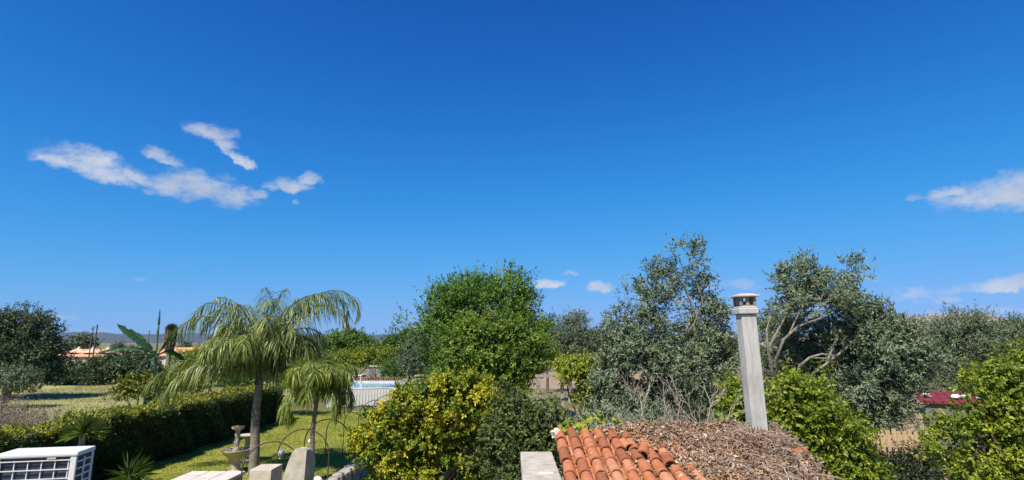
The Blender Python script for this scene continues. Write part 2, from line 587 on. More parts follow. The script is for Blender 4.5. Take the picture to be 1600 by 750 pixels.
def wiggle(p0, p1, n, amp, rnd=random, sag=0.0):
    p0, p1 = Vector(p0), Vector(p1)
    out = []
    L = (p1 - p0).length
    o1 = Vector((rnd.uniform(-1, 1), rnd.uniform(-1, 1), rnd.uniform(-.6, .6)))
    o2 = Vector((rnd.uniform(-1, 1), rnd.uniform(-1, 1), rnd.uniform(-.6, .6)))
    for i in range(n + 1):
        t = i / n
        out.append(p0.lerp(p1, t) + o1 * (math.sin(t * math.pi) * amp * L) + o2 * (math.sin(t * 2 * math.pi) * amp * .6 * L)
                   + Vector((0, 0, sag * L * math.sin(t * math.pi))))
    return out


def leaf_arrays(pos, axis, nrm, L, W, fold=.22, curl=.12):
    """folded four-corner leaves"""
    axis = unit(axis)
    side = unit(np.cross(axis, nrm))
    nr = np.cross(side, axis)
    L, W = L[:, None], W[:, None]
    tip = pos + axis * L - nr * (L * curl)
    mid = pos + axis * L * .48
    lf = mid + side * W * .5 + nr * W * fold
    rt = mid - side * W * .5 + nr * W * fold
    V = np.stack([pos, rt, tip, lf], 1).reshape(-1, 3)
    n = len(pos)
    i = np.arange(n) * 4
    Fc = np.stack([np.stack([i, i + 1, i + 2], 1), np.stack([i, i + 2, i + 3], 1)], 1).reshape(-1, 3)
    return V, Fc


def rand_dir(n, rng):
    return unit(rng.normal(size=(n, 3)))


def crown_arrays(lobes, rng, clumps=140, twigs=14, leaves=9, sigma=.28, tw_len=.4, leaf=(.09, .03), up=.3, inner=.45, flat=.5, jitter=.6,
                 tint_c=.18, tint_l=.14, tint0=.45, low_cut=-.75, lumpy=.22, shoots=0, shoot_len=.9, along=.7):
    lob = np.array([l[:6] for l in lobes], dtype=float)
    shrink = np.minimum((sigma * .75 + tw_len * .35), lob[:, 3:6] * .6)
    lob[:, 3:6] -= shrink
    dens = np.array([l[6] if len(l) > 6 else 1.0 for l in lobes])
    wgt = dens * (lob[:, 3] * lob[:, 4] + lob[:, 3] * lob[:, 5] + lob[:, 4] * lob[:, 5])
    wgt /= wgt.sum()
    n = int(clumps)
    pick = rng.choice(len(lob), size=n * 3, p=wgt)
    d = rand_dir(n * 3, rng)
    ok = d[:, 2] > low_cut
    pick, d = pick[ok], d[ok]
    r = inner + (1 - inner) * rng.random(len(d)) ** .55
    r = r * (1 + lumpy * rng.normal(size=len(d)))
    C = lob[pick, :3] + d * lob[pick, 3:6] * r[:, None]
    # drop most of the clumps that lie deep inside another lobe
    keep = np.ones(len(C), bool)
    for j in range(len(lob)):
        q = (((C - lob[j, :3]) / lob[j, 3:6]) ** 2).sum(1)
        keep &= ~((q < .32) & (pick != j) & (rng.random(len(C)) < .6))
    keep &= C[:, 2] > .15
    C, d, pick = C[keep][:n], d[keep][:n], pick[keep][:n]
    n = len(C)
    ctint = rng.normal(size=n) * tint_c
    # twigs
    ti = np.repeat(np.arange(n), twigs)
    tb = C[ti] + rng.normal(size=(len(ti), 3)) * sigma * np.array([1, 1, .8])
    td = unit(unit(d[ti] + np.array([0, 0, up])) + rand_dir(len(ti), rng) * jitter)
    tl = tw_len * rng.uniform(.55, 1.4, len(ti))
    if shoots:
        sel = rng.choice(len(ti), size=shoots, p=(lambda w: w / w.sum())(np.clip(d[ti][:, 2] + .25, 0, None) ** 1.5 + 1e-6))
        td[sel] = unit(d[ti][sel] * .45 + np.array([0, 0, 1.0]) + rand_dir(shoots, rng) * .22)
        tl[sel] = shoot_len * rng.uniform(.5, 1.25, shoots)
    ttint = ctint[ti] + rng.normal(size=len(ti)) * tint_l * .6
    # leaves
    li = np.repeat(np.arange(len(ti)), leaves)
    s = rng.uniform(.05, 1.0, len(li))
    pos = tb[li] + td[li] * (tl[li] * s)[:, None]
    ax = unit(td[li] * along + rand_dir(len(li), rng) * .95)
    loc = unit(tb - C[ti] + td * tl[:, None] * .5)[li]
    nr = unit(np.array([0, 0, flat]) + d[ti][li] * .35 + loc * .75 + rand_dir(len(li), rng) * .6)
    sz = .9 * np.clip(np.exp(rng.normal(size=len(li)) * .3), .4, 1.6)
    L = leaf[0] * sz
    W = leaf[1] * sz * rng.uniform(.75, 1.25, len(li))
    tint = np.clip(tint0 + ttint[li] + rng.normal(size=len(li)) * tint_l + .10 * (s - .5), 0, 1)
    ok = pos[:, 2] > .03
    V, Fc = leaf_arrays(pos[ok], ax[ok], nr[ok], L[ok], W[ok])
    return V, Fc, np.repeat(tint[ok], 4), C, pick, lob


def lines_mesh(P0, P1, r0, r1, rng, bend=.08, seg=3):
    """many thin bent three-sided branches in one array"""
    n = len(P0)
    ax = P1 - P0
    L = np.linalg.norm(ax, axis=1)
    a = unit(np.cross(ax, np.array([.3, .5, .81])))
    b = unit(np.cross(ax, a))
    off = (a * rng.normal(size=(n, 1)) + b * rng.normal(size=(n, 1))) * (L * bend)[:, None]
    rings = []
    for k in range(seg + 1):
        t = k / seg
        c = P0 + ax * t + off * math.sin(math.pi * t)
        rr = (r0 * (1 - t) + r1 * t)
        rr = rr if np.ndim(rr) else np.full(n, rr)
        for j in range(3):
            th = 2 * math.pi * j / 3
            rings.append(c + (a * math.cos(th) + b * math.sin(th)) * rr[:, None])
    V = np.stack(rings, 1).reshape(-1, 3)
    st = (np.arange(n) * (3 * (seg + 1)))[:, None]
    q = []
    for k in range(seg):
        for j in range(3):
            j2 = (j + 1) % 3
            q.append([k * 3 + j, k * 3 + j2, (k + 1) * 3 + j2, (k + 1) * 3 + j])
    q = np.array(q)
    Fc = (st[:, :, None] + q[None]).reshape(-1, 4)
    return V, Fc


def px_lobes(D, lobes, depth=.85):
    """(px, py, rx, ry[, dy[, density]]) in the photograph's pixels at distance D -> world ellipsoids"""
    out = []
    for l in lobes:
        dy = l[4] if len(l) > 4 else 0.0
        de = l[5] if len(l) > 5 else 1.0
        c = at(l[0], l[1], D + dy)
        k = (D + dy) / F_PX
        rx, rz = l[2] * k, l[3] * k
        out.append((c.x, c.y, c.z, rx, depth * (rx + rz) * .5, rz, de))
    return out


def make_tree(name, label, cat, px, D, lobes, leafm, barkm='bark', trunk_r=.14, split=1.4, group=None, seed=1, stems=1, twigwood=True, limbs=None,
              limb_r=None, dyb=0.0, fork=None, twig_r=.012, **kw):
    rng = np.random.default_rng(seed)
    rnd = random.Random(seed)
    bx = at(px, HOR, D + dyb)
    t = thing(name, label, cat, (bx.x, D + dyb, 0), group)
    base = Vector((bx.x, D + dyb, 0))
    top = Vector(fork) if fork else base + Vector((rnd.uniform(-.1, .1), rnd.uniform(-.1, .1), split))
    mb = MB()
    if stems == 1:
        pts = wiggle(base, top, 6, .05, rnd)
        mb.tube(pts, [trunk_r * (1.35 if i == 0 else 1.0 - .05 * i) for i in range(7)], 9)
    else:
        for k in range(stems):
            a = 2 * math.pi * k / stems + rnd.random()
            p = base + Vector((math.cos(a), math.sin(a), 0)) * trunk_r * 1.2
            q = top + Vector((math.cos(a), math.sin(a), rnd.uniform(-.2, .3))) * .25
            mb.tube(wiggle(p, q, 5, .06, rnd), [trunk_r * .55 * (1 - .08 * i) for i in range(6)], 7)
    mb.build('trunk', M[barkm], t, smooth=True)
    V, Fc, tint, C, pick, lob = crown_arrays(lobes, rng, **kw)
    np_mesh('crown', V, Fc, M[leafm], t, tint)
    if limbs is None:
        for j in range(len(lob)):
            end = Vector(lob[j, :3])
            l = MB()
            r0 = (limb_r or trunk_r * .6)
            l.tube(wiggle(top - Vector((0, 0, .12)), end, 6, .07, rnd, sag=-.04), [r0 * (1 - .12 * i) for i in range(7)], 6)
            l.build('limb', M[barkm], t, smooth=True)
    else:
        for pl, rr in limbs:
            l = MB()
            k = len(pl)
            l.tube(pl, [rr * (1 - .65 * i / (k - 1)) for i in range(k)], 7)
            l.build('limb', M[barkm], t, smooth=True)
    if twigwood:
        P0 = lob[pick, :3] + rng.normal(size=C.shape) * .1
        d = C - P0
        V, Fc = lines_mesh(P0, C + d * .12, twig_r * 1.6, twig_r * .4, rng)
        tag(np_mesh('twigs', V, Fc, M['twig' if barkm != 'olive_bark' else 'twig'], t), kind='stuff')
    return t


def copy_tree(o, loc, label, scale=1.0, rz=0.0):
    c = o.copy()
    COL.objects.link(c)
    c.location = loc
    c.scale = (scale, scale, scale)
    c.rotation_euler = (0, 0, rz)
    c['label'] = label
    for ch in o.children:
        k = ch.copy()
        COL.objects.link(k)
        k.parent = c
    return c


# ================================================================== THE SETTING
def disc(name, mat, rings, z=0.0, seg=96):
    vs, fs = [(0, 0, z)], []
    for r in rings:
        for k in range(seg):
            th = 2 * math.pi * k / seg
            vs.append((r * math.cos(th), r * math.sin(th), z))
    for k in range(seg):
        fs.append((0, 1 + k, 1 + (k + 1) % seg))
    for i in range(len(rings) - 1):
        for k in range(seg):
            k2 = (k + 1) % seg
            fs.append((1 + i * seg + k, 1 + (i + 1) * seg + k, 1 + (i + 1) * seg + k2, 1 + i * seg + k2))
    mb = MB()
    mb.add(vs, fs)
    return tag(mb.build(name, mat), kind='structure')


disc('ground', M['ground'], [20, 60, 200, 700, 2500, 7000, 12000])


def sheet(name, mat, pts, z):
    mb = MB()
    mb.add([(x, y, z) for x, y in pts], [tuple(range(len(pts)))])
    return tag(mb.build(name, mat), kind='structure')


sheet('field', M['field'], [(-75, 22), (-16.2, 14), (-16.2, 46), (-22, 62), (-80, 66)], .004)
sheet('lawn', M['lawn'], [(-15.4, 9), (-5.1, 9), (-5.1, 30), (-7.5, 38.5), (-15.6, 38.5)], .008)
sheet('earth_bank', M['earth'], [(-30, 57), (30, 57), (34, 90), (-30, 85)], .006)
sheet('yard', M['earth'], [(4, 16), (30, 14), (34, 46), (4, 40)], .005)


def hill_band(name, mat, r_in, r_top, r_out, prof, n=160, az0=-75, az1=75, seed=2):
    rng = np.random.default_rng(seed)
    rows = np.linspace(0, 1, 13)
    vs, fs = [], []
    ph = rng.uniform(0, 6.28, (8,))
    for i in range(n + 1):
        az = R(az0 + (az1 - az0) * i / n)
        h = prof(math.degrees(az))
        for j, t in enumerate(rows):
            rr = r_in + (r_out - r_in) * t
            k = math.sin(math.pi * t) ** 1.3
            bump = 1 + .10 * math.sin(az * 40 + j * 1.3 + ph[0]) + .07 * math.sin(az * 95 + j * 2.1 + ph[1]) + .04 * math.sin(az * 210 + j + ph[2])
            vs.append((rr * math.sin(az), rr * math.cos(az), -2 + (h + 2) * k * bump))
    m_ = len(rows)
    for i in range(n):
        for j in range(m_ - 1):
            fs.append((i * m_ + j, (i + 1) * m_ + j, (i + 1) * m_ + j + 1, i * m_ + j + 1))
    mb = MB()
    mb.add(vs, fs)
    return tag(mb.build(name, mat, smooth=True), kind='structure')


hill_band('far_hills', M['hill'], 5200, 6500, 8000, lambda a: 90 + 8 * math.sin(a * .11 + 1) + 5 * math.sin(a * .37))
hill_band('dry_hill', M['near_hill'], 900, 1300, 1900, lambda a: 56 * math.exp(-((a - 38) / 9.0) ** 2) + 1, az0=10, az1=70, seed=5)

# pool with pale coping
pool_pts = [on_z(562, 607, .1), on_z(640, 607, .1), on_z(640, 597.5, .1), on_z(566, 597.5, .1)]
x0, x1 = pool_pts[3].x - .6, pool_pts[1].x + 3
y0, y1 = pool_pts[0].y, pool_pts[2].y
tag(MB().add([(x0, y0, .1), (x1, y0, .1), (x1, y1, .1), (x0, y1, .1)], [(0, 1, 2, 3)]).build('pool_water', M['water']), kind='structure')
cp = MB()
cp.box(((x0 + x1) / 2, y0 - .45, .09), (x1 - x0 + 1.8, .9, .18))
cp.box(((x0 + x1) / 2, y1 + .3, .12), (x1 - x0 + 1.8, .6, .24))
cp.box((x0 - .45, (y0 + y1) / 2, .09), (.9, y1 - y0 - .004, .176))
cp.box((x1 + .45, (y0 + y1) / 2, .09), (.9, y1 - y0 - .004, .176))
tag(cp.build('pool_coping', M['pale_slab']), kind='structure')

# ================================================================== THE ROOF IN FRONT
SL = math.tan(R(11))
RX0, RX1, RY0, RYR, RZR = .52, 3.14, 4.3, 7.15, 3.47


def roof_z(y):
    return RZR - (RYR - y) * SL


bld = thing('tiled_outbuilding', 'low building with terracotta tile roof half buried under dry leaves', 'building', ((RX0 + RX1) / 2, 6.5, 0))
mb = MB()
mb.box(((RX0 + RX1) / 2 + .2, (RY0 + 9.0) / 2 + .1, 1.32), (RX1 - RX0 - .5, 9.0 - RY0 - .3, 2.64))
mb.build('wall', M['old_concrete'], bld)
mb = MB()                       # sloping deck, both falls
zf = roof_z(RY0) - .06
zb = RZR - (9.9 - RYR) * SL - .06
RXD = RX0 + .07
mb.add([(RXD, RY0, zf), (RX1, RY0, zf), (RX1, RYR, RZR - .06), (RXD, RYR, RZR - .06), (RX1, 9.9, zb), (1.05, 9.9, zb),
        (RXD, RY0, zf - .14), (RX1, RY0, zf - .14), (RX1, RYR, RZR - .2), (RXD, RYR, RZR - .2), (RX1, 9.9, zb - .14), (1.05, 9.9, zb - .14)],
       [(0, 1, 2, 3), (3, 2, 4, 5), (6, 9, 8, 7), (9, 11, 10, 8), (0, 6, 7, 1), (4, 10, 11, 5), (1, 7, 8, 2), (2, 8, 10, 4), (0, 3, 9, 6), (3, 5, 11, 9)])
deck = mb.build('roof', M['old_concrete'], bld)


def tile_mesh(name, r0, r1, L, up=True, th=.014, seg=9):
    """a barrel tile along +Y (low end at y=0, wide end), origin under its middle"""
    vs, fs = [], []
    for y, r in ((0, r0), (L * .5, (r0 + r1) / 2), (L, r1)):
        for rr in (r, r - th):
            for k in range(seg + 1):
                th_ = math.pi * k / seg
                s = 1 if up else -1
                vs.append((rr * math.cos(th_), y, s * rr * .92 * math.sin(th_)))
    w = seg + 1
    for a in (0, 1):
        o0, o1 = a * 2 * w, (a + 1) * 2 * w
        for k in range(seg):
            fs.append((o0 + k, o0 + k + 1, o1 + k + 1, o1 + k))
            fs.append((o0 + w + k + 1, o0 + w + k, o1 + w + k, o1 + w + k + 1))
        fs.append((o0, o1, o1 + w, o0 + w))
        fs.append((o0 + seg, o0 + w + seg, o1 + w + seg, o1 + seg))
    for o0, fl in ((0, 1), (4 * w, 0)):
        for k in range(seg):
            q = (o0 + k, o0 + w + k, o0 + w + k + 1, o0 + k + 1)
            fs.append(q if fl else q[::-1])
    me = bpy.data.meshes.new(name)
    me.from_pydata(vs, [], fs)
    me.update()
    me.polygons.foreach_set('use_smooth', np.ones(len(me.polygons), dtype=bool))
    me.set_sharp_from_angle(angle=R(45))
    me.materials.append(M['tile'])
    return me


me_cover = tile_mesh('tile', .069, .055, .37, True)
me_pan = tile_mesh('tile', .064, .075, .37, False)
PITCH_X, EXPO = .160, .300
ncol = int((RX1 - RX0) / PITCH_X) + 1
boff = wloc(bld)
for ci in range(ncol):
    cxx = RX0 + .07 + ci * PITCH_X
    for ri in range(9):
        y = RYR - .36 - ri * EXPO + random.uniform(-.012, .012)
        if y < RY0 - .05 or cxx > RX1:
            continue
        # cover tile
        o = bpy.data.objects.new('tile', me_cover)
        COL.objects.link(o)
        o.parent = bld
        o.location = Vector((cxx + random.uniform(-.006, .006), y, roof_z(y) + .046 + random.uniform(-.004, .004))) - boff
        o.rotation_euler = (R(11 - 2.1) + random.uniform(-.02, .02), 0, random.uniform(-.025, .025))
        if ci < ncol - 1:
            o = bpy.data.objects.new('tile', me_pan)
            COL.objects.link(o)
            o.parent = bld
            o.location = Vector((cxx + PITCH_X / 2, y - .01, roof_z(y) + .050 + random.uniform(-.003, .003))) - boff
            o.rotation_euler = (R(11 - 1.8), 0, random.uniform(-.015, .015))
# a loose tile lying at the verge and some broken ends peeping out of the litter
for (px, py, D, rz, rx, ry) in ((1238, 712, 6.15, -1.0, .1, .35), (1004, 712, 6.32, -.3, R(14), .1), (985, 702, 6.5, .2, R(11), 0), (1048, 728, 6.02, -.05, R(15), 0)):
    p = at(px, py, D)
    o = bpy.data.objects.new('tile', me_cover)
    COL.objects.link(o)
    o.parent = bld
    o.location = p - boff
    o.rotation_euler = (rx, ry, rz)
    o.scale = (1, .6, 1)
mo = MB()
for k in range(5):
    c = at(869, 679, 7.02) + Vector((random.uniform(-.01, .03), random.uniform(-.04, .04), random.uniform(-.02, .03)))
    mo.box(c, (.085, .1, .075), random.random() * 3, random.random(), random.random(), .7)
mo.build('mortar_lump', M['mortar'], bld, bevel=.012)

# chimney
chx, chy = at(1183, 660, 7.0).x, 7.0
chim = thing('chimney', 'tall slim pale grey chimney stack rising from the leaf covered roof', 'chimney', (chx, chy, roof_z(chy) - .1))
mb = MB()
cw = .188
mb.box((chx, chy, 4.19), (cw, cw, 1.52))
mb.build('stack', M['render'], chim, bevel=.008)
mb = MB()
mb.box((chx, chy, 4.99), (cw + .055, cw + .055, .075))
mb.box((chx, chy, 5.037), (cw + .028, cw + .028, .03))
mb.build('collar', M['render'], chim, bevel=.012)
mb = MB()
mb.box((chx, chy, 5.055), (cw + .01, cw + .01, .02))
for sx in (-1, 1):
    for sy in (-1, 1):
        mb.box((chx + sx * .088, chy + sy * .088, 5.115), (.034, .034, .11))
for sx in (-1, 1):
    mb.box((chx + sx * .086, chy, 5.115), (.026, .04, .11))
    mb.box((chx, chy + sx * .086, 5.115), (.04, .026, .11))
mb.box((chx, chy, 5.09), (.1, .1, .05))
mb.build('vent_posts', M['old_concrete'], chim, bevel=.004)
mb = MB()
mb.box((chx, chy, 5.180), (.29, .29, .022))
mb.box((chx, chy, 5.204), (.265, .265, .026), taper=.35)

mb.build('cap', M['cap'], chim, bevel=.005)
chim.rotation_euler = (0, -.022, 0)
mb = MB()
mb.box((chx - .03, chy - .01, 3.47), (cw + .12, cw + .10, .12))
mb.build('foot', M['old_concrete'], chim, bevel=.02)

# leaf litter mound
rng = np.random.default_rng(3)


def mound_h(x, y):
    e = x - (1.06 + (RYR - y) * .42 + .10 * np.sin(y * 5.1) + .05 * np.sin(y * 13))
    h = np.clip(e / .55, 0, 1)
    h = h * h * (3 - 2 * h)
    n = .5 + .5 * np.sin(x * 7.3 + 1.7 * np.sin(y * 4.1)) * np.sin(y * 6.7 + 1.3 * np.sin(x * 5.3))
    return h * (.052 + .055 * n) + .03 * np.exp(-((x - 3.0) ** 2 + (y - 6.4) ** 2) / .25)


def mound_z(x, y):
    base = np.where(y < RYR, RZR - (RYR - y) * SL, RZR - (y - RYR) * SL * 1.6)
    return base + .02 + mound_h(x, y)


gx, gy = np.linspace(.95, 3.36, 70), np.linspace(4.35, 7.75, 90)
X, Y = np.meshgrid(gx, gy)
Z = mound_z(X, Y) + rng.normal(size=X.shape) * .008
edge = np.clip((2.96 + (Y - 5.2) * .15 - X) / .14, 0, 1)
Z = Z - (1 - edge) * .16
V = np.stack([X, Y, Z], -1).reshape(-1, 3)
idx = np.arange(V.shape[0]).reshape(X.shape)
Fq = np.stack([idx[:-1, :-1], idx[:-1, 1:], idx[1:, 1:], idx[1:, :-1]], -1).reshape(-1, 4)
msk = ((mound_h(X, Y) > .018) & (X < 3.02 + (Y - 5.2) * .15)).ravel()
Fq = Fq[msk[Fq].all(1)]
lit = thing('leaf_litter', 'deep layer of dry brown leaves and twigs covering the tile roof', 'leaf litter', (2.4, 6, roof_z(6)))
lit['kind'] = 'stuff'
np_mesh('litter_bed', V, Fq, M['litter_bed'], lit, smooth=True)


def scatter_litter(n, seed, lo=(.85, 4.4), hi=(3.38, 7.6)):
    rg = np.random.default_rng(seed)
    x, y = rg.uniform(lo[0], hi[0], n), rg.uniform(lo[1], hi[1], n)
    h = mound_h(x, y)
    ok = ((h > .022) | (rg.random(n) < .035)) & (x < 3.00 + (y - 5.2) * .15 + .05 * rg.normal(size=n))
    x, y, h = x[ok], y[ok], h[ok]
    z = mound_z(x, y) + np.where(h > .022, rg.uniform(0, .03, len(x)), rg.uniform(.03, .07, len(x)))
    return np.stack([x, y, z], 1), rg


P, rg = scatter_litter(36000, 8)
n = len(P)
patch = .5 + .5 * np.sin(P[:, 0] * 3.1 + 2) * np.sin(P[:, 1] * 4.3)
ax = rand_dir(n, rg) * np.array([1, 1, .45])
nr = rand_dir(n, rg) * .75 + np.array([0, -.1, .8])
V, Fc = leaf_arrays(P, ax, nr, .02 + .06 * rg.random(n) ** 2, .012 + .035 * rg.random(n) ** 2, .35, .25)
tint = np.clip(.38 + .22 * rg.normal(size=n) + .15 * (patch - .5) + .12 * (P[:, 0] < 2.4), 0, 1)
tag(np_mesh('dry_leaves', V, Fc, M['dry'], lit, np.repeat(tint, 4)), kind='stuff')
P, rg = scatter_litter(3600, 9)
w = rg.random(len(P)) < np.clip((P[:, 0] - 1.2) / 1.8, .15, 1)
P = P[w]
n = len(P)
L = rg.uniform(.06, .38, n)
d = unit(rand_dir(n, rg) * np.array([1, 1, .16]) + np.array([.25, -.35, -.05]))
V, Fc = lines_mesh(P - d * (L / 2)[:, None] + np.array([0, 0, .012]), P + d * (L / 2)[:, None] + np.array([0, 0, .012]), .0045, .002, rg, .16, 4)
tag(np_mesh('dry_twigs', V, Fc, M['grey_twig'], lit), kind='stuff')
# creeper stems hanging over the verge
rnd = random.Random(5)
mb = MB()
for k in range(46):
    y = rnd.uniform(4.8, 7.1)
    x = rnd.uniform(2.3, 3.0)
    p0 = Vector((x, y, float(mound_z(np.array(x), np.array(y))) + .03))
    p1 = p0 + Vector((rnd.uniform(-.2, .45), rnd.uniform(-.75, .35), -rnd.uniform(-.02, .30)))
    mb.tube(wiggle(p0, p1, 9, .13, rnd, sag=rnd.uniform(.04, .22)), [rnd.uniform(.0025, .006)] * 10, 4, False)
tag(mb.build('hanging_stems', M['grey_twig'], lit), kind='stuff')

# dead creeper standing behind the ridge


def dead_shrub(name, label, px, D, z0, h, spread, n, seed, mat='grey_twig', r=.014, lean=0.0):
    rnd = random.Random(seed)
    c = at(px, HOR, D)
    t = thing(name, label, 'dead shrub', (c.x, D, z0), 'bare dead shrubs behind the roof')
    mb = MB()

    def grow(p, d, L, r, lev):
        q = p + d * L
        pts = wiggle(p, q, 4, .10, rnd)
        mb.tube(pts, [r * (1 - .12 * i) for i in range(5)], 4, False)
        if lev == 0:
            return
        for k in range(rnd.choice((2, 3, 3))):
            s = rnd.uniform(.45, 1.0)
            b = p.lerp(q, s)
            nd = (d + Vector((rnd.uniform(-1, 1), rnd.uniform(-1, 1), rnd.uniform(-.5, .8))) * .75).normalized()
            grow(b, nd, L * rnd.uniform(.45, .75), r * .62, lev - 1)
    for k in range(n):
        a = rnd.uniform(0, 6.28)
        p = Vector((c.x, D, z0)) + Vector((math.cos(a), math.sin(a) * .5, 0)) * spread * .25
        d = Vector((math.cos(a) * spread / h * .6 + lean, math.sin(a) * .3, 1)).normalized()
        grow(p, d, h * rnd.uniform(.35, .6), r * rnd.uniform(.7, 1.2), 3)
    mb.build('branches', M[mat], t)
    return t


dead_shrub('dead_shrub', 'bare pale branches sticking up behind the middle of the roof ridge', 1060, 8.3, 2.6, 1.45, 1.0, 9, 4)
dead_shrub('dead_shrub', 'bare thin stems rising behind the roof under the dark olive trunk', 1015, 9.2, 2.2, 1.75, .9, 6, 9, r=.011, lean=-.15)
dead_shrub('dead_shrub', 'grey leafless brush between the green bush and the bright citrus', 878, 13.5, 1.2, 2.3, 1.7, 12, 14, r=.014)
dead_shrub('dead_shrub', 'grey leafless brush at the foot of the far citrus trees', 850, 19, .2, 2.4, 2.4, 10, 15, r=.018)

# small green creeper at the top corner of the tiles
def vine(name, label, spots, seed, size=.085, n=30, mat='bright'):
    rg = np.random.default_rng(seed)
    c0 = Vector(spots[0][:3])
    t = thing(name, label, 'vine', c0, 'green creeper shoots on the roof')
    P, A, N = [], [], []
    for (x, y, z, sx, sz, k) in spots:
        p = np.array([x, y, z]) + rg.normal(size=(k, 3)) * np.array([sx, .06, sz])
        P.append(p)
        A.append(rand_dir(k, rg) * np.array([1, 1, .5]) + np.array([0, -.2, .1]))
        N.append(rand_dir(k, rg) * .5 + np.array([-.2, -.6, .6]))
        st = MB()
        st.tube(wiggle((x - sx, y, z - sz - .1), (x + sx, y, z + sz * .5), 6, .12), .004, 4, False)
        st.build('stem', M['twig'], t)
    P, A, N = np.concatenate(P), np.concatenate(A), np.concatenate(N)
    n_ = len(P)
    V, Fc = leaf_arrays(P, A, N, size * rg.uniform(.7, 1.25, n_), size * .85 * rg.uniform(.7, 1.2, n_), .15, .15)
    np_mesh('leaves', V, Fc, M[mat], t, np.repeat(np.clip(.62 + .2 * rg.normal(size=n_), 0, 1), 4))
    return t


def v6(px, py, D, sx, sz, k):
    p = at(px, py, D)
    return (p.x, p.y, p.z, sx, sz, k)


vine('creeper', 'bright green creeper leaves over the upper corner of the tiles', [v6(888, 669, 7.35, .08, .035, 34), v6(908, 665, 7.4, .07, .04, 30), v6(935, 662, 7.5, .05, .05, 16), v6(968, 662, 7.5, .04, .04, 10)], 3)
vine('creeper', 'small green sprig growing out of the dry leaves mid roof', [v6(1078, 690, 6.75, .05, .03, 12), v6(1090, 697, 6.6, .035, .03, 12)], 4, .07)
vine('creeper', 'yellow green shoots at the left foot of the chimney', [v6(1133, 652, 7.5, .04, .06, 16), v6(1152, 655, 7.5, .04, .05, 12)], 5, .06)

# concrete parapet left of the tiles
par = thing('parapet', 'grey concrete parapet ledge left of the terracotta tiles', 'parapet', (.32, 6.2, 0))
px0, px1 = at(813, 702, 7.05).x, RX0 - .03
mb = MB()
mb.box(((px0 + px1) / 2, 6.0, 3.23), (px1 - px0, 2.12, .10))
mb.build('ledge', M['parapet'], par, bevel=.012)
mb = MB()
mb.box(((px0 + px1) / 2 + .02, 6.0, 1.585), (px1 - px0 - .06, 2.06, 3.17))
mb.build('wall', M['old_concrete'], par)
mb = MB()
q = at(852, 738, 5.9)
mb.box((q.x + .01, 5.92, 3.285), (.155, .05, .012))
mb.build('white_strip', M['pipe'], par)
pp = at(809, 726, 6.2)
mb = MB()
mb.tube([(px0 - .10, 6.25, 3.11), (px0 + .05, 6.25, 3.12)], .021, 10)
tag(mb.build('drain_pipe', M['pipe']), 'short white plastic drain pipe poking out of the concrete parapet', 'pipe')

# ================================================================== AIR CONDITIONER ON A FLAT ROOF, LOWER LEFT
fl = at(-6, 707, 5.6)
fr = at(122, 704, 5.75)
ux = Vector((fr.x - fl.x, fr.y - fl.y, 0)).normalized()
uy = Vector((-ux.y, ux.x, 0))
Wd, Dp, Ht = (fr - fl).length, .33, .62
zt = fl.z - .02
arz = math.atan2(ux.y, ux.x)
o0 = Vector((fl.x, fl.y, 0))


def ac_p(u, v, z):
    p = o0 + ux * u + uy * v
    return Vector((p.x, p.y, z))


anx = thing('flat_roof_wing', 'low flat concrete roof carrying the air conditioner', 'building', (-5.2, 5.9, 0))
mb = MB()
mb.box((-5.3, 5.4, (zt - Ht - .06) / 2), (2.4, 2.6, zt - Ht - .06))
mb.build('wall', M['old_concrete'], anx)
ac = thing('air_conditioner', 'white outdoor air conditioning unit with grid front in the lower corner', 'air conditioner', ac_p(Wd / 2, Dp / 2, zt - Ht - .06))
mb = MB()
mb.box(ac_p(Wd / 2, Dp / 2, zt - Ht / 2 - .02), (Wd - .02, Dp - .06, Ht - .04), arz)
mb.build('coil', M['coil'], ac)
mb = MB()
mb.box(ac_p(Wd / 2, Dp / 2, zt - .022), (Wd + .02, Dp + .02, .045), arz)
mb.build('top', M['white_metal'], ac, bevel=.014)
mb = MB()
mb.box(ac_p(Wd - .03, .012, zt - Ht / 2 - .02), (.055, .028, Ht - .05), arz)
mb.box(ac_p(.02, .012, zt - Ht / 2 - .02), (.04, .028, Ht - .05), arz)
mb.box(ac_p(Wd - .006, Dp - .02, zt - Ht / 2 - .02), (.016, .04, Ht - .05), arz)
mb.box(ac_p(Wd / 2, Dp / 2, zt - Ht - .01), (Wd, Dp, .04), arz)
mb.box(ac_p(Wd / 2, Dp - .012, zt - Ht / 2 - .02), (Wd - .02, .02, Ht - .05), arz)
mb.build('casing', M['white_metal'], ac, bevel=.006)
for k in range(7):                                   # front grid
    z = zt - .075 - k * .086
    mb = MB()
    mb.box(ac_p(Wd / 2 - .02, .002, z), (Wd - .07, .010, .008), arz)
    mb.build('grille_bar', M['white_metal'], ac)
for k in range(6):
    mb = MB()
    mb.box(ac_p(.045 + k * (Wd - .12) / 5, .014, zt - Ht / 2 - .03), (.008, .010, Ht - .08), arz)
    mb.build('grille_bar', M['white_metal'], ac)
for k in range(8):                                  # side grid
    z = zt - .10 - k * .068
    mb = MB()
    mb.box(ac_p(Wd - .002, Dp / 2 + .01, z), (.010, Dp - .05, .016), arz)
    mb.build('grille_bar', M['white_metal'], ac)
mb = MB()
mb.box(ac_p(Wd + .001, Dp / 2 - .02, zt - Ht / 2 - .03), (.008, .02, Ht - .08), arz)
mb.build('grille_bar', M['white_metal'], ac)
mb = MB()
mb.box(ac_p(Wd - .22, -.004, zt - .055), (.075, .006, .018), arz)
mb.build('badge', M['cap'], ac)
for k in range(2):
    mb = MB()
    mb.box(ac_p(.12 + k * (Wd - .24), Dp / 2, zt - Ht - .045), (.05, Dp + .04, .03), arz)
    mb.build('foot', M['coil'], ac)

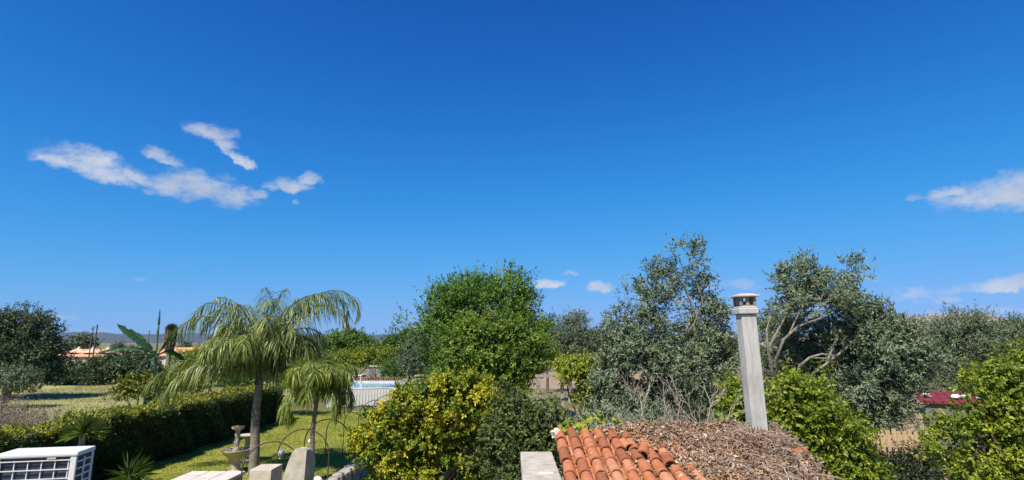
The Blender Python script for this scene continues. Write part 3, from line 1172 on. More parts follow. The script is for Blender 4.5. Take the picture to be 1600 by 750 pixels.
# ================================================================== GARDEN: hedge, fountain, arches, wall
# clipped hedge
HX0, HX1, HY0, HY1, HZ = -15.5, -13.75, 10.5, 34.0, 1.95
rng = np.random.default_rng(21)
hd = thing('hedge', 'long clipped hedge with yellow green top and dark shaded side', 'hedge', ((HX0 + HX1) / 2, (HY0 + HY1) / 2, 0))
core = MB()
core.box(((HX0 + HX1) / 2, (HY0 + HY1) / 2, HZ / 2 - .1), (HX1 - HX0 - .35, HY1 - HY0 - .3, HZ - .22))
core.build('stems', noisy('hedge_core', [(.3, (.02, .02, .012)), (.7, (.045, .05, .025))], 6, 1, 0), hd)


def hedge_wave(y, x):
    return .11 * np.sin(y * 1.3) + .07 * np.sin(y * 2.9 + 1) + .06 * np.sin(y * 5.3 + x * 3)


def surf(n, which):
    y = rng.uniform(HY0, HY1, n)
    if which == 'top':
        x = rng.uniform(HX0, HX1, n)
        z = HZ + hedge_wave(y, x) + rng.normal(size=n) * .06
        nn = np.array([0, 0, 1.0])
    elif which == 'right':
        z = rng.uniform(.05, HZ + .08, n)
        x = HX1 + .16 * np.sin(y * 1.9 + z * 2) + .10 * np.sin(y * 4.7 + z * 3.9) + rng.normal(size=n) * .07 - .05
        nn = np.array([1.0, 0, .3])
    else:
        z = rng.uniform(.2, HZ, n)
        x = HX0 + rng.normal(size=n) * .08
        nn = np.array([-1.0, 0, .3])
    return np.stack([x, y, z], 1), np.tile(nn, (n, 1))


Ps, Ns = zip(*[surf(36000, 'top'), surf(40000, 'right'), surf(12000, 'left')])
P, N = np.concatenate(Ps), np.concatenate(Ns)
n = len(P)
ax = unit(N * .55 + rand_dir(n, rng) * .9 + np.array([0, 0, .25]))
nr = unit(N * .5 + rand_dir(n, rng) * .8 + np.array([0, 0, .4]))
V, Fc = leaf_arrays(P, ax, nr, rng.uniform(.07, .14, n), rng.uniform(.04, .075, n))
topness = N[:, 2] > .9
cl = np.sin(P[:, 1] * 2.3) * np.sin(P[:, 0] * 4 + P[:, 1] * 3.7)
tint = np.clip(np.where(topness, .66, .03) + .16 * rng.normal(size=n) + .14 * cl, 0, 1)  # yellow new growth on top; side's shade put into a darker leaf tint
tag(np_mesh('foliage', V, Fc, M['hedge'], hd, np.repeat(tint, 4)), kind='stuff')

# stone fountain
fp = on_z(366, 739, 0)
fo = thing('fountain', 'two tier cast stone garden fountain beside the tall palm', 'fountain', (fp.x, fp.y, 0))
c = (fp.x, fp.y, 0)
mb = MB()
mb.lathe(c, [(.30, 0), (.30, .06), (.19, .12), (.17, .35), (.19, .44), (.28, .55), (.40, .66), (.47, .735), (.50, .77), (.50, .81), (.44, .81), (.38, .75), (.10, .74)], 28)
mb.build('basin', M['fountain'], fo, smooth=True)
mb = MB()
mb.lathe(c, [(.15, .74), (.15, .80), (.10, .86), (.075, .93), (.10, 1.0), (.115, 1.06), (.08, 1.13), (.065, 1.2), (.095, 1.28), (.10, 1.34), (.07, 1.40), (.08, 1.45), (.16, 1.50), (.215, 1.53), (.225, 1.60), (.20, 1.60), (.17, 1.56), (.02, 1.555)], 24)
mb.build('baluster', M['fountain'], fo, smooth=True)
bp_ = on_z(384, 722, 0)
bb = thing('bird_bath', 'shallow stone bird bath dish half hidden behind the tall palm trunk', 'bird bath', (bp_.x, bp_.y, 0))
mb = MB()
mb.lathe((bp_.x, bp_.y, 0), [(.2, 0), (.2, .06), (.1, .12), (.09, .8), (.14, .9), (.34, .97), (.38, 1.02), (.36, 1.02), (.3, .99), (.02, .97)], 24)
mb.build('dish', M['fountain'], bb, smooth=True)

# iron arches in a row towards the pool
for k in range(7):
    yk = 15.2 + k * 2.12
    xc = -6.33 + .03 * k
    names = ['nearest of the dark iron garden arches, its foot hidden by the concrete pier', 'second dark iron garden arch, its right leg rising from the stone edging',
             'third iron garden arch along the lawn behind the small palm', 'fourth iron garden arch along the lawn, half covered by small palm fronds',
             'fifth iron garden arch in the row, before the white fence', 'sixth iron garden arch in the row, before the white fence',
             'last iron garden arch in the row, next to the pool fence']
    a_ = thing('garden_arch', names[k], 'garden arch', (xc, yk, 0), 'iron arches in a row on the lawn')
    hw, hs = .78, 1.25
    for off in (-.0,):
        pts = [(xc - hw, yk, 0), (xc - hw, yk, hs * .5)]
        pts += [(xc - hw * math.cos(math.pi * i / 18), yk, hs + .76 * math.sin(math.pi * i / 18)) for i in range(19)]
        pts += [(xc + hw, yk, hs * .5), (xc + hw, yk, 0)]
        MB().tube(pts, .018, 7).build('hoop', M['iron'], a_, smooth=True)

# low rough stone edging on the right of the lawn: single stones
se = thing('stone_edging', 'low rough grey stone edging wall along the lawn under the yellow tree', 'stone wall', (-5.2, 18, 0))
for row in range(3):
    y = 13.5 + row * .13
    while y < 21.5:
        L = random.uniform(.24, .42)
        mb = MB()
        hgt = .2
        mb.box((-5.35 + random.uniform(-.05, .05), y + L / 2, .1 + row * .2), (random.uniform(.3, .4), L - .02, hgt - .006), random.uniform(-.08, .08), random.uniform(-.05, .05), random.uniform(-.05, .05), random.uniform(.82, .95))
        for i_, v_ in enumerate(mb.v):
            mb.v[i_] = (v_[0] + random.uniform(-.03, .03), v_[1] + random.uniform(-.02, .02), max(0.0, v_[2] + random.uniform(-.015, .015)))
        mb.build('stone', M['stone'], se, bevel=.03)
        y += L

# globe lamps
for (px, py, z, r, lab) in ((438, 716, 0, .155, 'white globe lamp lying on the sunny lawn'), (513, 747, .62, .15, 'pale globe lamp standing on the stone edging'), (484, 694, 0, .09, 'small white globe light beside the young palm trunk')):
    p = on_z(px, py, z)
    if z > 0:
        p.x = -5.38
        p.y = 16.0
    g_ = thing('globe_lamp', lab, 'lamp', (p.x, p.y, z), 'white garden globe lamps')
    MB().lathe((p.x, p.y, z), [(r * .5, 0), (r * .5, .03), (r * .38, .05)], 16).build('base', M['pipe'], g_)
    prof = [(r * math.sin(math.pi * i / 14) + .001, .04 + r - r * math.cos(math.pi * i / 14)) for i in range(15)]
    MB().lathe((p.x, p.y, z), prof, 22).build('globe', M['globe'], g_, smooth=True)
fpx = on_z(516, 747, .61)
pot = thing('flower_pot', 'small orange clay flower pot on the stone edging', 'flower pot', (-5.36, 15.2, .61))
MB().lathe((-5.36, 15.2, .61), [(.09, 0), (.14, .2), (.16, .2), (.16, .25), (.135, .25), (.12, .2), (.02, .19)], 18).build('pot', M['flower_pot'], pot, smooth=True)

# masonry counter, block and curved pier at the near end of the lawn
zc = .98
bl_, br_ = on_z(300, 736, zc), on_z(386, 735, zc)
ct = thing('garden_counter', 'low masonry counter with pale stone slab top in front of the fountain', 'counter', ((bl_.x + br_.x) / 2, 13.8, 0))
cxm, cw_ = (bl_.x + br_.x) / 2, br_.x - bl_.x
mb = MB()
mb.box((cxm, bl_.y - 1.5, zc / 2 - .05), (cw_ - .1, 2.9, zc - .1))
mb.build('base', M['old_concrete'], ct)
for k in range(3):
    mb = MB()
    mb.box((cxm + (k - 1) * cw_ / 3, bl_.y - 1.5, zc - .04), (cw_ / 3 - .012, 3.02, .08))
    mb.build('slab', M['pale_slab'], ct, bevel=.012)
bxp = at(407, 735, 15.1)
bk = thing('concrete_block', 'square concrete block post at the foot of the tall palm', 'post', (bxp.x, 15.0, 0))
mb = MB()
zb_ = at(407, 734, 14.8).z
mb.box((at(403, 740, 14.8).x + .06, 15.15, zb_ / 2), (.56, .7, zb_))
mb.build('block', M['concrete'], bk, bevel=.015)
# curved pier: a buttress in profile, 0.7 m thick
pr = thing('curved_pier', 'tapering pale concrete pier with rounded top before the lawn', 'pier', (-5.2, 13.2, 0))
Dp_ = 13.2
prof = [(432, 800), (441, 750), (449, 725), (457, 706), (461, 702), (468, 700), (473, 700)]
fr_pts = [at(a, b, Dp_) for a, b in prof]
rt_x = at(479, 705, Dp_).x
n_ = len(fr_pts)
vs, fs = [], []
# front outline
lft = [Vector((p.x, 0, max(p.z, 0))) for p in fr_pts]
lft[0].z = 0.0
lft[0].x = at(425, 750, Dp_).x
ztop = lft[-1].z
outline = lft + [Vector((rt_x - .05, 0, ztop - .01)), Vector((rt_x, 0, ztop - .05)), Vector((rt_x - .04, 0, 0))]
dep = [0, .18, .36, .52, .64]
drop = [0, .01, .06, .17, .36]
for d_, dr in zip(dep, drop):
    for p in outline:
        vs.append((p.x, Dp_ + d_, 0 if p.z <= 0 else p.z * (1 - dr / ztop) if p.z > ztop - .5 else p.z * (1 - dr / ztop)))
k_ = len(outline)
for j in range(len(dep) - 1):
    for i in range(k_):
        i2 = (i + 1) % k_
        fs.append((j * k_ + i, (j + 1) * k_ + i, (j + 1) * k_ + i2, j * k_ + i2))
fs.append(tuple(range(k_)))
fs.append(tuple((len(dep) - 1) * k_ + i for i in range(k_))[::-1])
MB().add(vs, fs).build('body', M['concrete'], pr)

# white slatted fence by the pool
wf = [(509, 637, 609), (606, 634, 608)]
pa, pb_ = on_z(509, 638, 0), on_z(612, 634, 0)
fe = thing('white_fence', 'white slatted fence between the lawn and the pool', 'fence', ((pa.x + pb_.x) / 2, (pa.y + pb_.y) / 2, 0))
hF = at(509, 609, pa.y).z
dirf = (pb_ - pa)
Lf = dirf.length
dirf.normalize()
rzf = math.atan2(dirf.y, dirf.x)
ns = int(Lf / .21)
for k in range(ns):
    p = pa + dirf * (.1 + k * .21)
    mb = MB()
    mb.box((p.x, p.y, hF / 2 + .02), (.165, .03, hF - .06), rzf)
    mb.build('slat', M['white_paint'], fe)
for z in (.25, hF - .12):
    mb = MB()
    q = pa + dirf * Lf / 2
    mb.box((q.x, q.y + .035, z), (Lf, .035, .08), rzf)
    mb.build('rail', M['white_paint'], fe)
mb = MB()
q = pa + dirf * Lf / 2
mb.box((q.x, q.y, hF + .012), (Lf + .06, .07, .036), rzf)
mb.build('cap_rail', M['white_paint'], fe)

# terracotta posts behind the pool
ra, rb = on_z(532, 598.5, .1), on_z(640, 597, .1)
rf = thing('post_fence', 'row of short reddish brown posts behind the pool', 'fence', ((ra.x + rb.x) / 2, y1 + 1.6, 0))
nn_ = 30
for k in range(nn_):
    x = ra.x - .5 + (rb.x - ra.x + 1) * k / (nn_ - 1)
    mb = MB()
    mb.box((x, y1 + 1.2, .33), (.17, .13, .66 + .05 * random.random()), random.uniform(-.1, .1), taper=.85)
    mb.build('post', M['terracotta_post'], rf)
mb = MB()
mb.box(((ra.x + rb.x) / 2, y1 + 1.32, .42), (rb.x - ra.x + 1.2, .05, .14))
mb.build('rail', M['terracotta_post'], rf)

hp = at(587, 588, 70)
hut = thing('garden_hut', 'small grey block hut behind the pool', 'hut', (hp.x, 70, 0))
zh = at(587, 573, 70).z
mb = MB()
mb.box((hp.x, 70, zh / 2), (1.9, 1.8, zh))
mb.build('wall', M['old_concrete'], hut)
mb = MB()
mb.box((hp.x, 70, zh + .05), (2.15, 2.05, .1))
mb.build('roof', M['concrete'], hut)
mb = MB()
mb.box((hp.x - .2, 69.08, .85), (.75, .05, 1.7))
mb.build('door', M['dark_wall'], hut)
tp = at(558, 588, 57)
tb_ = thing('pool_table', 'small white table beside the pool posts', 'table', (tp.x, 57, 0))
zt_ = at(558, 586.5, 57).z
MB().box((tp.x, 57, zt_), (1.0, .6, .08)).build('top', M['white_paint'], tb_)
for sx in (-1, 1):
    for sy in (-1, 1):
        MB().box((tp.x + sx * .42, 57 + sy * .22, zt_ / 2 - .03), (.06, .06, zt_ - .06)).build('leg', M['white_paint'], tb_)
lg = thing('log_pile', 'pile of grey weathered planks beyond the pool', 'plank pile', (at(660, 578, 56).x, 56, 0))
for k in range(7):
    p = at(658, 580, 56)
    mb = MB()
    mb.box((p.x + random.uniform(-.5, .5), 56 + .3 * (k % 3), .9 + .16 * (k // 2)), (3.0, .28, .14), random.uniform(-.12, .12), 0, -.10)
    mb.build('plank', M['logs'], lg)
for sx in (-1.0, 1.0):
    mb = MB()
    mb.box((at(660, 578, 56).x + sx, 56.3, .4), (.3, .9, .8))
    mb.build('block', M['logs'], lg)

# concrete trellis ruin among the dead brush
tr_ = thing('ruined_pergola', 'weathered concrete post and beam frame behind the dead brush', 'pergola', (at(855, 535, 24).x, 24, 0))
for px, wv in ((842, .14), (878, .14)):
    p = at(px, 590, 24)
    MB().box((p.x, 24, p.z / 2), (wv, .2, p.z)).build('post', M['old_concrete'], tr_)
p1_, p2_ = at(836, 588, 24), at(884, 592, 24)
MB().box(((p1_.x + p2_.x) / 2, 24, p1_.z + .02), (p2_.x - p1_.x, .16, .10)).build('beam', M['old_concrete'], tr_)
# ================================================================== RIGHT SIDE: red shed, wooden fence
ysh = 23.0
A = at(1438, 626, ysh)
rs = thing('red_shed', 'dark walled shed with sloping red sheet roof under the trees', 'shed', (A.x, ysh, 0))
su, sv = Vector((.84, -.54, 0)), Vector((.54, .84, 0))
SLn, SDp = 5.2, 2.6


def sp(u, v, z):
    return Vector((A.x, ysh, 0)) + su * u + sv * v + Vector((0, 0, z))


mb = MB()
z0, z1 = A.z, A.z + .20
mb.add([sp(0, 0, z0), sp(SLn, 0, z0), sp(SLn, SDp, z1), sp(0, SDp, z1), sp(0, 0, z0 - .09), sp(SLn, 0, z0 - .09), sp(SLn, SDp, z1 - .09), sp(0, SDp, z1 - .09)],
       [(0, 1, 2, 3), (7, 6, 5, 4), (0, 4, 5, 1), (1, 5, 6, 2), (2, 6, 7, 3), (3, 7, 4, 0)])
rr_ = mb.build('roof', M['red_sheet'], rs)
for k in range(18):
    u = SLn * (k + .5) / 18
    MB().tube([sp(u, -.03, z0 + .008), sp(u, SDp, z1 + .01)], .035, 5).build('rib', M['red_sheet'], rr_)
mb = MB()
q = sp(SLn / 2, SDp / 2, (z0 - .1) / 2)
mb.box(q, (SLn - .3, SDp - .3, z0 - .1), math.atan2(su.y, su.x))
mb.build('wall', M['dark_wall'], rs)
for (u, w_, lab) in ((.25, .35, 'pale block on the near corner of the red shed roof'), (1.35, .75, 'longest pale block resting on the red shed roof'), (2.1, .4, 'pale block at the leafy end of the red shed roof')):
    st_ = MB()
    v = .9
    p = sp(u, v, z0 + .20 * v / SDp + .10)
    st_.box(p, (w_, .28, .15), random.random() * .5, 0, .05, .8)
    tag(st_.build('roof_weight', M['mortar'], None, bevel=.04), lab, 'block', 'pale blocks on the red roof')

wfz = 18.0
a_, b_ = at(1368, 672, wfz), at(1434, 670, wfz)
wo = thing('wooden_fence', 'bare wooden slat fence below the olive tree', 'fence', ((a_.x + b_.x) / 2, wfz, 0))
xs = a_.x - 1.2
k = 0
while xs < b_.x + .6:
    mb = MB()
    ht = a_.z + random.uniform(-.05, .04)
    mb.box((xs, wfz + random.uniform(-.01, .01), ht / 2), (.125, .025, ht), 0, 0, random.uniform(-.02, .02))
    mb.build('slat', M['wood_fence'], wo)
    xs += .175
for z in (.3, a_.z - .2):
    mb = MB()
    mb.box(((a_.x - 1.2 + b_.x + .6) / 2, wfz + .05, z), (b_.x - a_.x + 1.9, .04, .1))
    mb.build('rail', M['wood_fence'], wo)

# ================================================================== FAR LEFT: houses, poles
def far_house(name, label, pxa, pxb, py_top, py_eave, D, peaks=0):
    a, b = at(pxa, py_eave, D), at(pxb, py_eave, D)
    zt, ze = at(pxa, py_top, D).z, a.z
    t = thing(name, label, 'house', ((a.x + b.x) / 2, D, 0))
    dpt = 7.0
    mb = MB()
    mb.box(((a.x + b.x) / 2, D + dpt / 2, ze / 2), (b.x - a.x - .8, dpt - .8, ze))
    mb.build('wall', M['cream_wall'], t)
    mb = MB()
    xm = (a.x + b.x) / 2
    e = .25 * (b.x - a.x)
    mb.add([(a.x, D, ze), (b.x, D, ze), (b.x, D + dpt, ze), (a.x, D + dpt, ze), (a.x + e * .5, D + dpt / 2, zt), (b.x - e * .5, D + dpt / 2, zt)],
           [(0, 1, 5, 4), (1, 2, 5), (2, 3, 4, 5), (3, 0, 4), (3, 2, 1, 0)])
    rf_ = mb.build('roof', M['far_roof'], t)
    for k in range(3):
        x = a.x + (b.x - a.x) * (k + .5) / 3
        f_ = MB().box((x, D + .38, ze * .55), (1.2, .1, min(1.2, ze * .6))).build('window', M['dark_wall'], t)
    for k in range(peaks):
        x = a.x + (b.x - a.x) * (.30 + .30 * k)
        pk = []
        for i in range(6):
            s = i / 5
            pk.append((1.5 * (1 - s) ** 1.8 + .10, s * 1.15))
        MB().lathe((x, D + dpt * .35, zt - .62), pk, 12).build('peak', M['peach_tile'], t, smooth=True)
    return t


far_house('house', 'low far house with orange tile roof and three pale peaks', 82, 160, 546, 557.5, 105, 3)
far_house('house', 'low far house with orange roof behind the banana plant', 232, 305, 543, 556, 100, 0)
for (px, pt, D, r, lab) in ((146, 510, 85, .09, 'shorter of two dark utility poles beyond the orange roof'), (152.5, 507, 80, .11, 'taller of two dark utility poles beyond the orange roof'),
                            (84, 517, 110, .07, 'thin pale mast beside the dark tree'), (234, 516, 110, .08, 'thin mast between the banana leaves')):
    p = at(px, pt, D)
    u = thing('utility_pole', lab, 'pole', (p.x, D, 0), 'far poles')
    MB().tube([(p.x - .05, D, 0), (p.x, D, p.z)], [r * 1.2, r * .8], 8).build('shaft', M['pole_wood'], u)
    MB().box((p.x, D - .12, p.z - .35), (.5, .08, .08)).build('crossarm', M['pole_wood'], u)

# ================================================================== PALMS
def palm(name, label, px, D, trunk_h, trunk_r, fronds, leafm, seed, leaflet=.52, n_pair=62, lean=0.0):
    rnd = random.Random(seed)
    rg = np.random.default_rng(seed)
    bx = at(px, 690, D).x
    t = thing(name, label, 'palm tree', (bx, D, 0))
    top = Vector((bx + lean, D, trunk_h))
    mb = MB()
    n = 26
    pts = [Vector((bx, D, 0)).lerp(top, i / n) + Vector((.03 * math.sin(i * .3), 0, 0)) for i in range(n + 1)]
    mb.tube(pts, [trunk_r * (1.25 - .35 * i / n) * (1 + .05 * (i % 2)) for i in range(n + 1)], 14)
    mb.build('trunk', M['palm_bark'], t, smooth=True)
    mb = MB()
    mb.tube([top - Vector((0, 0, .15)), top + Vector((0, 0, .25)), top + Vector((0, 0, .6))], [trunk_r * 1.05, trunk_r * .95, trunk_r * .35], 10)
    mb.build('crownshaft', M['yucca'], t, smooth=True)
    for (az, el, L, droop) in fronds:
        az, el, droop = R(az), R(el), R(droop)
        ns = 26
        p = top + Vector((0, 0, .3)) + Vector((math.sin(az), math.cos(az), 0)) * .06
        P, T = [p.copy()], []
        for i in range(ns):
            s = (i + .5) / ns
            e = el - droop * s ** (1.35 if el < R(50) else 3.0 if L > 4.1 else 2.4)
            d = Vector((math.sin(az) * math.cos(e), math.cos(az) * math.cos(e), math.sin(e)))
            p = p + d * (L / ns)
            P.append(p.copy())
            T.append(d)
        T.append(T[-1])
        # leaflets
        vs, fs, tn = [], [], []
        side0 = Vector((math.cos(az), -math.sin(az), 0))
        for k in range(n_pair):
            s = .14 + .86 * (k + rnd.random() * .6) / n_pair
            fi = min(s * ns, ns - .001)
            i0 = int(fi)
            b = P[i0].lerp(P[i0 + 1], fi - i0)
            tg = T[i0]
            upv = side0.cross(tg)
            if upv.z < 0:
                upv = -upv
            prof = (.45 + .55 * math.sin(math.pi * min(1, .18 + s * .75))) * (1.0 if s < .85 else 1 - (s - .85) * 3.2)
            for sd in (-1, 1):
                ll = leaflet * prof * rnd.uniform(.75, 1.2)
                d0 = (tg * rnd.uniform(.3, .8) + side0 * sd * rnd.uniform(.45, 1.0) + upv * rnd.uniform(-.3, .8)).normalized()
                q = b.copy()
                d = d0.copy()
                wdt = .0125 * rnd.uniform(.75, 1.25)
                n0 = len(vs)
                perp = d.cross(Vector((0, 0, 1)))
                if perp.length < .1:
                    perp = tg.copy()
                perp.normalize()
                perp = (perp + Vector((0, 0, rnd.uniform(-.8, .8)))).normalized()
                tv = min(1, max(0, .48 + rnd.gauss(0, .2)))
                for st_, wf_ in ((0, .6), (1, 1.0), (2, .85), (3, .06)):
                    vs.append(q + perp * wdt * wf_)
                    vs.append(q - perp * wdt * wf_)
                    tn += [tv, tv]
                    d = (d + Vector((0, 0, -.95 * rnd.uniform(.4, 1.5)))).normalized()
                    q = q + d * (ll / 3)
                for st_ in range(3):
                    fs.append((n0 + st_ * 2, n0 + st_ * 2 + 1, n0 + st_ * 2 + 3, n0 + st_ * 2 + 2))
        fr_ = np_mesh('frond', np.array([tuple(v) for v in vs]), np.array(fs), M[leafm], t, np.array(tn))
        mb = MB()
        mb.tube(P[::2] + [P[-1]], [.028 * (1 - .85 * i / (ns // 2 + 1)) + .003 for i in range(len(P[::2]) + 1)], 5)
        mb.build('midrib', M['yucca'], fr_, smooth=True)
    return t


rp = random.Random(31)
fr1 = [(86, 67, 5.7, 185), (97, 61, 5.0, 180), (74, 72, 5.2, 185), (90, 76, 4.6, 165), (-88, 70, 4.7, 195), (-76, 66, 4.4, 185), (-98, 60, 4.2, 170), (-25, 86, 3.6, 60), (20, 87, 3.4, 50), (65, 82, 3.6, 80), (-60, 80, 3.7, 110),
       (-150, 80, 3.5, 90), (150, 78, 3.6, 100), (-92, 26, 4.5, 84), (-80, 14, 4.4, 74), (-118, 30, 3.4, 105), (100, 34, 2.0, 130)]
for k in range(24):
    fr1.append((k * 15 + rp.uniform(-8, 8), rp.choice((58, 68, 76, 82)) + rp.uniform(-5, 5), rp.uniform(2.6, 3.7), rp.uniform(165, 200)))
palm('palm_tree', 'tall feathery palm with drooping fronds standing on the lawn', 399, 20.2, 3.25, .135, fr1, 'palm', 5, 1.0, 92, lean=-.06)
fr2 = []
for k in range(30):
    fr2.append((k * 12 + rp.uniform(-8, 8), rp.choice((20, 42, 60, 72, 80)) + rp.uniform(-8, 8), rp.uniform(1.35, 1.85), rp.uniform(140, 185)))
palm('palm_tree', 'smaller yellow green palm right of the tall palm', 489, 18.7, 2.75, .070, fr2, 'palm_y', 6, .75, 64)

# far shaggy fan palm behind the banana
fpp = at(266, HOR, 42)
fpn = thing('fan_palm', 'distant shaggy fan palm with brown skirt behind the banana plant', 'palm tree', (fpp.x, 42, 0))
zc_ = at(266, 514, 42).z
MB().tube([(fpp.x, 42, 0), (fpp.x, 42, zc_)], [.22, .15], 9).build('trunk', M['palm_bark'], fpn)
rg = np.random.default_rng(71)
n = 1700
d = rand_dir(n, rg)
d[:, 2] = np.abs(d[:, 2]) * 1.0 - .25
d = unit(d)
P = np.array([fpp.x, 42, zc_]) + d * rg.uniform(.08, .26, n)[:, None]
V, Fc = leaf_arrays(P, d + rand_dir(n, rg) * .4, rand_dir(n, rg), rg.uniform(.12, .30, n), rg.uniform(.03, .05, n))
np_mesh('crown', V, Fc, M['olive_far'], fpn, np.repeat(rg.random(n), 4))
n = 1500
th = rg.uniform(0, 6.28, n)
zz = rg.uniform(-1.5, .1, n)
rr = .16 + .16 * (zz + 1.5) / 1.6
P = np.stack([fpp.x + np.cos(th) * rr, 42 + np.sin(th) * rr, zc_ + zz], 1)
V, Fc = leaf_arrays(P, np.stack([np.cos(th) * .2, np.sin(th) * .2, -np.ones(n)], 1) + rand_dir(n, rg) * .25, rand_dir(n, rg), rg.uniform(.25, .5, n), rg.uniform(.03, .07, n))
np_mesh('skirt', V, Fc, M['drygrass'], fpn, np.repeat(rg.random(n) * .6, 4))

# ================================================================== BANANA
bD = 27.0
bb_ = at(243, HOR, bD)
ban = thing('banana_plant', 'banana plant with torn dark green leaves behind the hedge', 'banana plant', (bb_.x, bD, 0))
zs = at(243, 548, bD).z
for (dx, h, r) in ((0, zs, .13), (.22, zs * .85, .10), (-.2, zs * .7, .09)):
    MB().tube(wiggle((bb_.x + dx, bD + dx * .4, 0), (bb_.x + dx * .5, bD, h), 6, .02), [r, r, r * .95, r * .9, r * .85, r * .8, r * .6], 10).build('stem', M['yucca'], ban, smooth=True)


def banana_leaf(pts, width, seed, roll, tear=.25, droop=.35, blade_from=.15):
    """pts: midrib points in world space; roll turns the blade about the midrib"""
    rnd = random.Random(seed)
    P = [Vector(p) for p in pts]
    # resample
    n = 34
    seglen = [(P[i + 1] - P[i]).length for i in range(len(P) - 1)]
    tot = sum(seglen)

    def pt(s):
        d = s * tot
        for i, L in enumerate(seglen):
            if d <= L or i == len(seglen) - 1:
                return P[i].lerp(P[i + 1], min(1, d / L))
            d -= L
    Q = [pt(i / n) for i in range(n + 1)]
    for _ in range(3):
        Q = [Q[0]] + [(Q[i - 1] + Q[i] * 2 + Q[i + 1]) / 4 for i in range(1, n)] + [Q[-1]]
    mb = MB()
    mb.tube(Q, [.035 * (1 - .8 * i / n) + .004 for i in range(n + 1)], 6)
    vs, fs, tn = [], [], []
    for sd in (-1, 1):
        i = int(n * blade_from)
        while i < n:
            step = rnd.choice((1, 2, 2, 3))
            j = min(n, i + step)
            dr = droop + rnd.uniform(-.25, .35)
            ta = rnd.uniform(0, tear)
            a0 = len(vs)
            tv = min(1, max(0, rnd.gauss(.5, .22)))
            for kx, ii in enumerate((i, j)):
                s = ii / n
                u = (s - blade_from) / (1 - blade_from)
                w = width * (math.sin(math.pi * min(1, max(0, .08 + .92 * u)) ** .8) ** .6) * (1 - .12 * rnd.random())
                tg = (Q[min(ii + 1, n)] - Q[max(ii - 1, 0)]).normalized()
                sv = tg.cross(Vector((0, 0, 1)))
                if sv.length < .15:
                    sv = tg.cross(Vector((0, 1, 0)))
                sv.normalize()
                nv = sv.cross(tg)
                sv = sv * math.cos(roll) + nv * math.sin(roll)
                nv = sv.cross(tg)
                inset = (1 - ta) if kx else 1.0
                base = Q[ii]
                for f_ in (0, .5, 1.0):
                    x = w * f_ * (inset if f_ == 1 else 1)
                    vs.append(base + sv * sd * x * math.cos(dr * f_) - Vector((0, 0, 1)) * x * math.sin(dr * f_) * .8 + tg * x * .25)
                    tn.append(tv)
            for f_ in range(2):
                fs.append((a0 + f_, a0 + f_ + 1, a0 + 4 + f_, a0 + 3 + f_))
            i = j
    o = np_mesh('leaf', np.array([tuple(v) for v in vs]), np.array(fs), M['banana'], ban, np.array(tn))
    mb.build('midrib', M['yucca'], o, smooth=True)


def bl(*pp):
    return [at(px, py, bD + dy) for px, py, dy in pp]


banana_leaf(bl((243, 556, 0), (232, 540, -.2), (210, 523, -.5), (183, 506, -.9)), .30, 1, .9)
banana_leaf(bl((244, 556, 0), (246, 535, 0), (248, 510, 0), (250, 483, .1)), .13, 2, .2, .35, .9)
banana_leaf(bl((243, 556, 0), (228, 545, -.2), (200, 543, -.5), (170, 546, -.9), (150, 552, -1.2)), .36, 3, .05, .3, .55)
banana_leaf(bl((243, 556, 0), (228, 553, -.4), (200, 554, -.9), (176, 565, -1.4), (157, 578, -1.8)), .10, 4, .3, .5, 1.1)
banana_leaf(bl((245, 556, 0), (262, 530, .3), (276, 515, .5), (289, 504, .8)), .26, 5, .6)
banana_leaf(bl((243, 560, 0), (230, 556, -.6), (220, 570, -1.0), (211, 588, -1.2)), .10, 6, .2, .5, 1.0, .35)
banana_leaf(bl((245, 556, 0), (240, 560, -.3), (241, 575, -.6), (243, 596, -.8)), .28, 7, .8, .3, .6)
banana_leaf(bl((245, 556, 0), (265, 545, .5), (285, 556, 1.0), (297, 580, 1.3)), .30, 8, .2, .3, .6)

# ================================================================== YUCCAS
def yucca(name, label, c, n, L, seed, h=.3):
    rg = np.random.default_rng(seed)
    t = thing(name, label, 'yucca', c, 'spiky yuccas near the hedge')
    MB().tube([c, Vector(c) + Vector((0, 0, h))], [.10, .08], 8).build('trunk', M['palm_bark'], t)
    d = rand_dir(n, rg)
    d[:, 2] = np.abs(d[:, 2]) * 1.2 - .1
    d = unit(d)
    base = np.array(c) + np.array([0, 0, h])
    V, Fc = leaf_arrays(base + d * .05, d, np.cross(d, np.array([.2, .5, .1])) + np.array([0, 0, .8]), L * rg.uniform(.7, 1.15, n), np.full(n, .032), .2, .2 + 0 * L)
    np_mesh('crown', V, Fc, M['yucca'], t, np.repeat(np.clip(.5 + .25 * rg.normal(size=n), 0, 1), 4))


q = at(131, 668, 15.6)
yucca('yucca', 'spiky green yucca rising out of the clipped hedge', Vector((q.x, 15.6, 0)), 210, .55, 3, q.z - .18)
q = on_z(201, 760, 0)
yucca('yucca', 'spiky light green yucca at the shaded hedge foot near the lawn', Vector((q.x, q.y, 0)), 110, .75, 4, .25)

